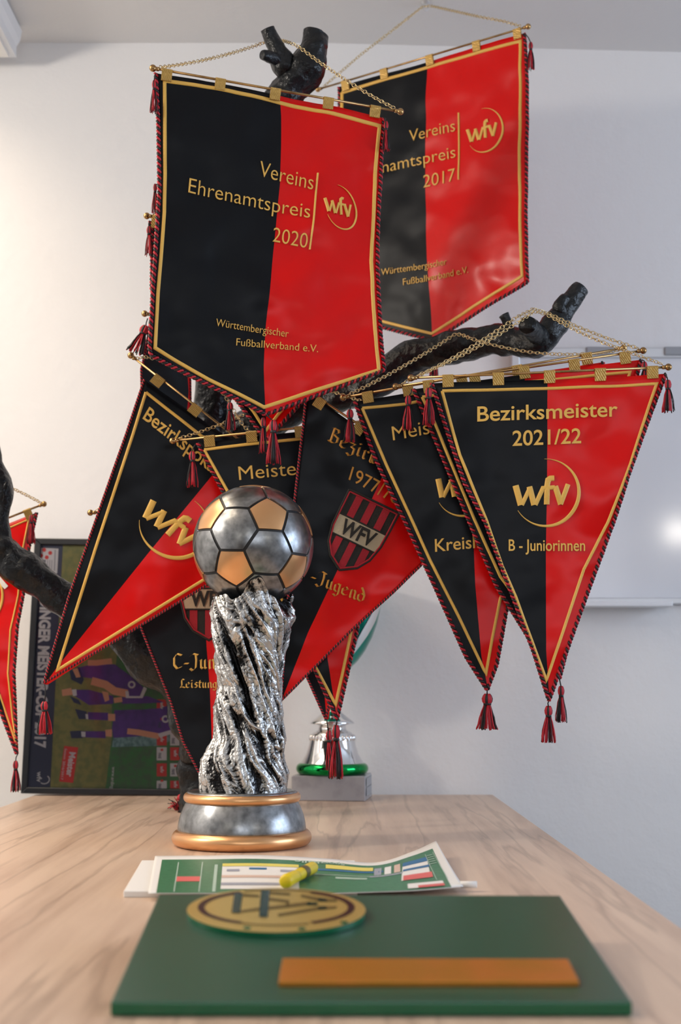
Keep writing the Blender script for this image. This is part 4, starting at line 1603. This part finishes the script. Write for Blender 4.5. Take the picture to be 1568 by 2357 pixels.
def sheet(u, v, off=0.0):
    x = u * 6
    i = min(int(x), 5)
    t = x - i

    def cm(L):
        p0, p1, p2, p3 = L[max(i - 1, 0)], L[i], L[i + 1], L[min(i + 2, 6)]
        c = [(-t ** 3 + 2 * t * t - t) / 2, (3 * t ** 3 - 5 * t * t + 2) / 2, (-3 * t ** 3 + 4 * t * t + t) / 2, (t ** 3 - t * t) / 2]
        return p0 * c[0] + p1 * c[1] + p2 * c[2] + p3 * c[3]
    a, b = cm(SB), cm(SF)
    p = a + (b - a) * v
    lift = a.z - (TABLE_Z + .0095)
    p.z = TABLE_Z + .0095 + max(lift, 0) * (1 - v) ** 1.4 + (b.z - TABLE_Z - .0095) * v
    p.z += off
    return p


ps = thing('printed_sheet', 'green printed plan sheet with a curled corner lying before the trophy base', 'sheet', sheet(.5, .5))
g = Geo()
g.grid([[sheet(i / 60, j / 14) for i in range(61)] for j in range(15)][::-1])
o = obj('paper', g, 'white', ps)
so = o.modifiers.new('paper_thickness', 'SOLIDIFY')
so.thickness, so.offset = .0006, -1
g = Geo()
PMAT = ['pitch', 'white', 'paleline', 'pblue', 'pred', 'pyellow', 'pgrey', 'pink', 'navy']


def pr_(u0, v0, u1, v1, mi, lv=1, sk=0.0):
    nu, nv = max(2, int(abs(u1 - u0) * 60)), max(2, int(abs(v1 - v0) * 14))
    g.grid([[sheet(u0 + (u1 - u0) * i / nu + sk * (j / nv), v0 + (v1 - v0) * j / nv, .0004 * lv) for i in range(nu + 1)] for j in range(nv + 1)][::-1], mi)


pr_(.035, .13, .945, .999, 0)
pr_(.085, .22, .088, .98, 2, 2)
pr_(.15, .22, .153, .98, 2, 2)
pr_(.088, .62, .15, .74, 4, 2)
pr_(.19, .30, .20, .98, 2, 2)
pr_(.215, .28, .43, .92, 1, 2)
pr_(.215, .28, .43, .36, 5, 3)
pr_(.23, .44, .27, .50, 6, 3)
pr_(.385, .44, .425, .50, 6, 3)
pr_(.30, .40, .35, .45, 3, 3)
pr_(.215, .60, .43, .66, 7, 3)
pr_(.215, .78, .40, .84, 6, 3)
pr_(.45, .36, .70, .41, 3, 2)
pr_(.50, .22, .66, .34, 5, 2)
pr_(.53, .58, .64, .63, 2, 2)
pr_(.40, .52, .80, .535, 2, 2)
for k, mi in enumerate((3, 1, 7)):
    pr_(.665 + .04 * k, .26, .692 + .04 * k, .50, mi if mi != 3 else 6, 2)
pr_(.65, .52, .79, .56, 6, 2)
pr_(.785, .28, .90, .76, 1, 2, -.01)
pr_(.785, .28, .90, .38, 3, 3, -.002)
pr_(.785, .47, .90, .52, 3, 3, -.002)
pr_(.785, .64, .90, .76, 4, 3, -.002)
pr_(.80, .86, .925, .97, 1, 3)
pr_(.84, .92, .925, .97, 4, 4)
for k in range(2):
    pr_(.895 + .04 * k, .22, .8975 + .04 * k, .84, 2, 4, .01)
for k in range(5):
    pr_(.90, .26 + .05 * k, .933, .27 + .05 * k, 2, 3)
# upside-down caption along the far edge of the sheet


class SheetMap:
    n = Vector((0, 0, 1))

    def at(self, a, b, off=0):
        return sheet(a, b, off)


lettering(g, SheetMap(), 'Sporthalle', (.56, .14), (.42, .14), (0, .07), 2, .02, .0012, .0001)
obj('print', g, PMAT, ps, smooth=False)
g = Geo()
ra, rb = onz(1060, 2036, TABLE_Z + .0085), onz(1098, 2036, TABLE_Z + .0085)
g.tube([ra, ra * .5 + rb * .5, rb], .0042, 12)
obj('rolled_edge', g, 'white', ps)

pen_z = sheet(.47, .6).z + .0095
pn, pf = onz(657, 2029, pen_z), onz(724, 1995, pen_z)
pen = thing('highlighter_pen', 'yellow highlighter pen lying across the printed sheet', 'pen', (pn + pf) / 2 - Vector((0, 0, .0095)))
d = (pf - pn).normalized()
Lp = (pf - pn).length
g = Geo()
g.tube([pn + d * Lp * t for t in (0.30, .32, .6, .92, .97, 1.0)], [.0066, .0072, .0076, .0078, .0062, .002], 24)
obj('barrel', g, 'yellow', pen)
g = Geo()
g.tube([pn + d * Lp * t for t in (-.01, .0, .05, .27, .34)], [.0055, .0078, .0085, .0078, .0074], 24)
obj('cap', g, 'yellow', pen)
g = Geo()
g.tube([pn + d * Lp * t for t in (.52, .66)], .00795, 24, caps=False)
obj('label_band', g, 'badgebrown', pen)

# ------------------------------------------------------------------ green plaque close to the camera
fY = onz(784, 2342).y
fl, fr_ = P(254, 2306, fY), P(1456, 2306, fY)
dep = 1.301


def fwd(px, py, depth):
    return EYE + ray(px, py) * depth


d0 = (fl - EYE).y / ray(254, 2306).y
bk_l, bk_r = fwd(366, 2058, d0 * dep), fwd(1290, 2061, d0 * dep)
pq = Plane((254, 2306, fl.y), (1456, 2306, fr_.y), (366, 2058, bk_l.y), amp=0)
th_ = fl.z - TABLE_Z - .0005
plq = thing('plaque', 'dark green acrylic plaque with a round gold badge and copper strip', 'plaque', (fl + fr_) / 2 - Vector((0, 0, th_)))
g = Geo()
top = [fl, fr_, bk_r, bk_l]
g.hexa([p - pq.n * th_ for p in top], top)
slab = obj('slab', g, ['plaque', 'plaqueedge'], plq, smooth=False)
for p in slab.data.polygons:
    if p.index != 1:
        p.material_index = 1
bevel(slab, .0015)
for px in (420, 1240):
    q = pq.at(px, 2085, -th_)
    g = Geo()
    g.box(q.x - .02, q.y - .02, TABLE_Z, q.x + .02, q.y + .01, q.z + .001)
    obj('back_foot', g, 'plaqueedge', plq, smooth=False)


def ell(cx, cy, a, b, n=72, a0=0, a1=360):
    return [(cx + a * math.cos(R(a0 + (a1 - a0) * i / n)), cy + b * math.sin(R(a0 + (a1 - a0) * i / n))) for i in range(n if a1 - a0 == 360 else n + 1)]


LV = .0052
g = Geo()
lo = [pq.at(p[0], p[1] + 4, 0) for p in ell(636, 2104, 206, 52)]
hi = [pq.at(p[0], p[1] + 4, LV) for p in ell(636, 2104, 206, 52)]
g.grid([lo, hi], 1, close=True)
g.add(hi, [list(range(72))], 0)
for cx_, cy_ in ((569, 2149), (695, 2151), (792, 2136)):
    g.add([pq.at(p[0], p[1] + 2, LV + .0004) for p in ell(cx_, cy_ - 1, 9, 3.5, 16)], [list(range(16))], 1)
bd = obj('badge', g, ['badgegold', 'plaqueedge'], plq, smooth=False)
g = Geo()


def z3(x, y):
    return (400 + x / 3.267, 2030 + y / 3.267 - 2)


def flatp(pts, mi, lv=1):
    q = [pq.at(*p, LV + .0003 * lv) for p in pts]
    nn = (q[1] - q[0]).cross(q[2] - q[0])
    g.add(q if nn.dot(pq.n) > 0 else q[::-1], [list(range(len(q)))], mi)


for a0, a1, mi in ((118, 242, 1), (-62, 62, 1)):
    outer = ell(636, 2102, 181, 43, 30, a0, a1)
    inn_ = ell(636, 2102, 165, 37, 30, a0, a1)
    for i in range(30):
        flatp([outer[i], outer[i + 1], inn_[i + 1], inn_[i]], 1)
outer = ell(636, 2102, 181, 43)
for i in range(72):
    if 62 < (i * 5) % 360 < 118 or 242 < i * 5 < 298:
        o2 = ell(636, 2102, 172, 40)
        j = (i + 1) % 72
        flatp([outer[i], outer[j], o2[j], o2[i]], 0)
flatp([z3(455, 135), z3(518, 137), z3(498, 288), z3(435, 285)], 2, 2)
flatp([z3(657, 112), z3(722, 114), z3(706, 318), z3(640, 315)], 2, 2)
flatp([z3(518, 135), z3(640, 145), z3(640, 165), z3(516, 158)], 0)
flatp([z3(500, 265), z3(650, 240), z3(650, 262), z3(500, 285)], 0)
flatp([z3(722, 118), z3(880, 130), z3(870, 152), z3(720, 140)], 0)
flatp([z3(715, 165), z3(870, 185), z3(866, 235), z3(840, 235), z3(845, 205), z3(715, 188)], 0)
flatp([z3(710, 235), z3(1030, 195), z3(1030, 225), z3(710, 260)], 0)
flatp([z3(960, 142), z3(1150, 175), z3(1230, 180), z3(1225, 200), z3(1100, 198), z3(955, 160)], 0)
flatp([z3(780, 290), z3(1090, 235), z3(1230, 232), z3(1220, 250), z3(1090, 262), z3(790, 312)], 0)
flatp([z3(1085, 175), z3(1150, 175), z3(1150, 196), z3(1090, 196)], 2, 2)
flatp([z3(1000, 205), z3(1080, 205), z3(1080, 226), z3(1005, 226)], 2, 2)
flatp([z3(1085, 236), z3(1150, 234), z3(1150, 254), z3(1090, 258)], 2, 2)
obj('badge_emblem', g, ['badgebrown', 'badgedark', 'badgegreen'], bd, smooth=False)
g = Geo()
qd = [(641, 2272), (1334, 2271), (1308, 2219), (651, 2217)]
g.hexa([pq.at(*p, -.0002) for p in qd], [pq.at(p[0], p[1], .0045) for p in qd])
bevel(obj('copper_strip', g, 'strip', plq, smooth=False), .0008)

for o in bpy.data.objects:
    if '_base' in o:
        del o['_base']
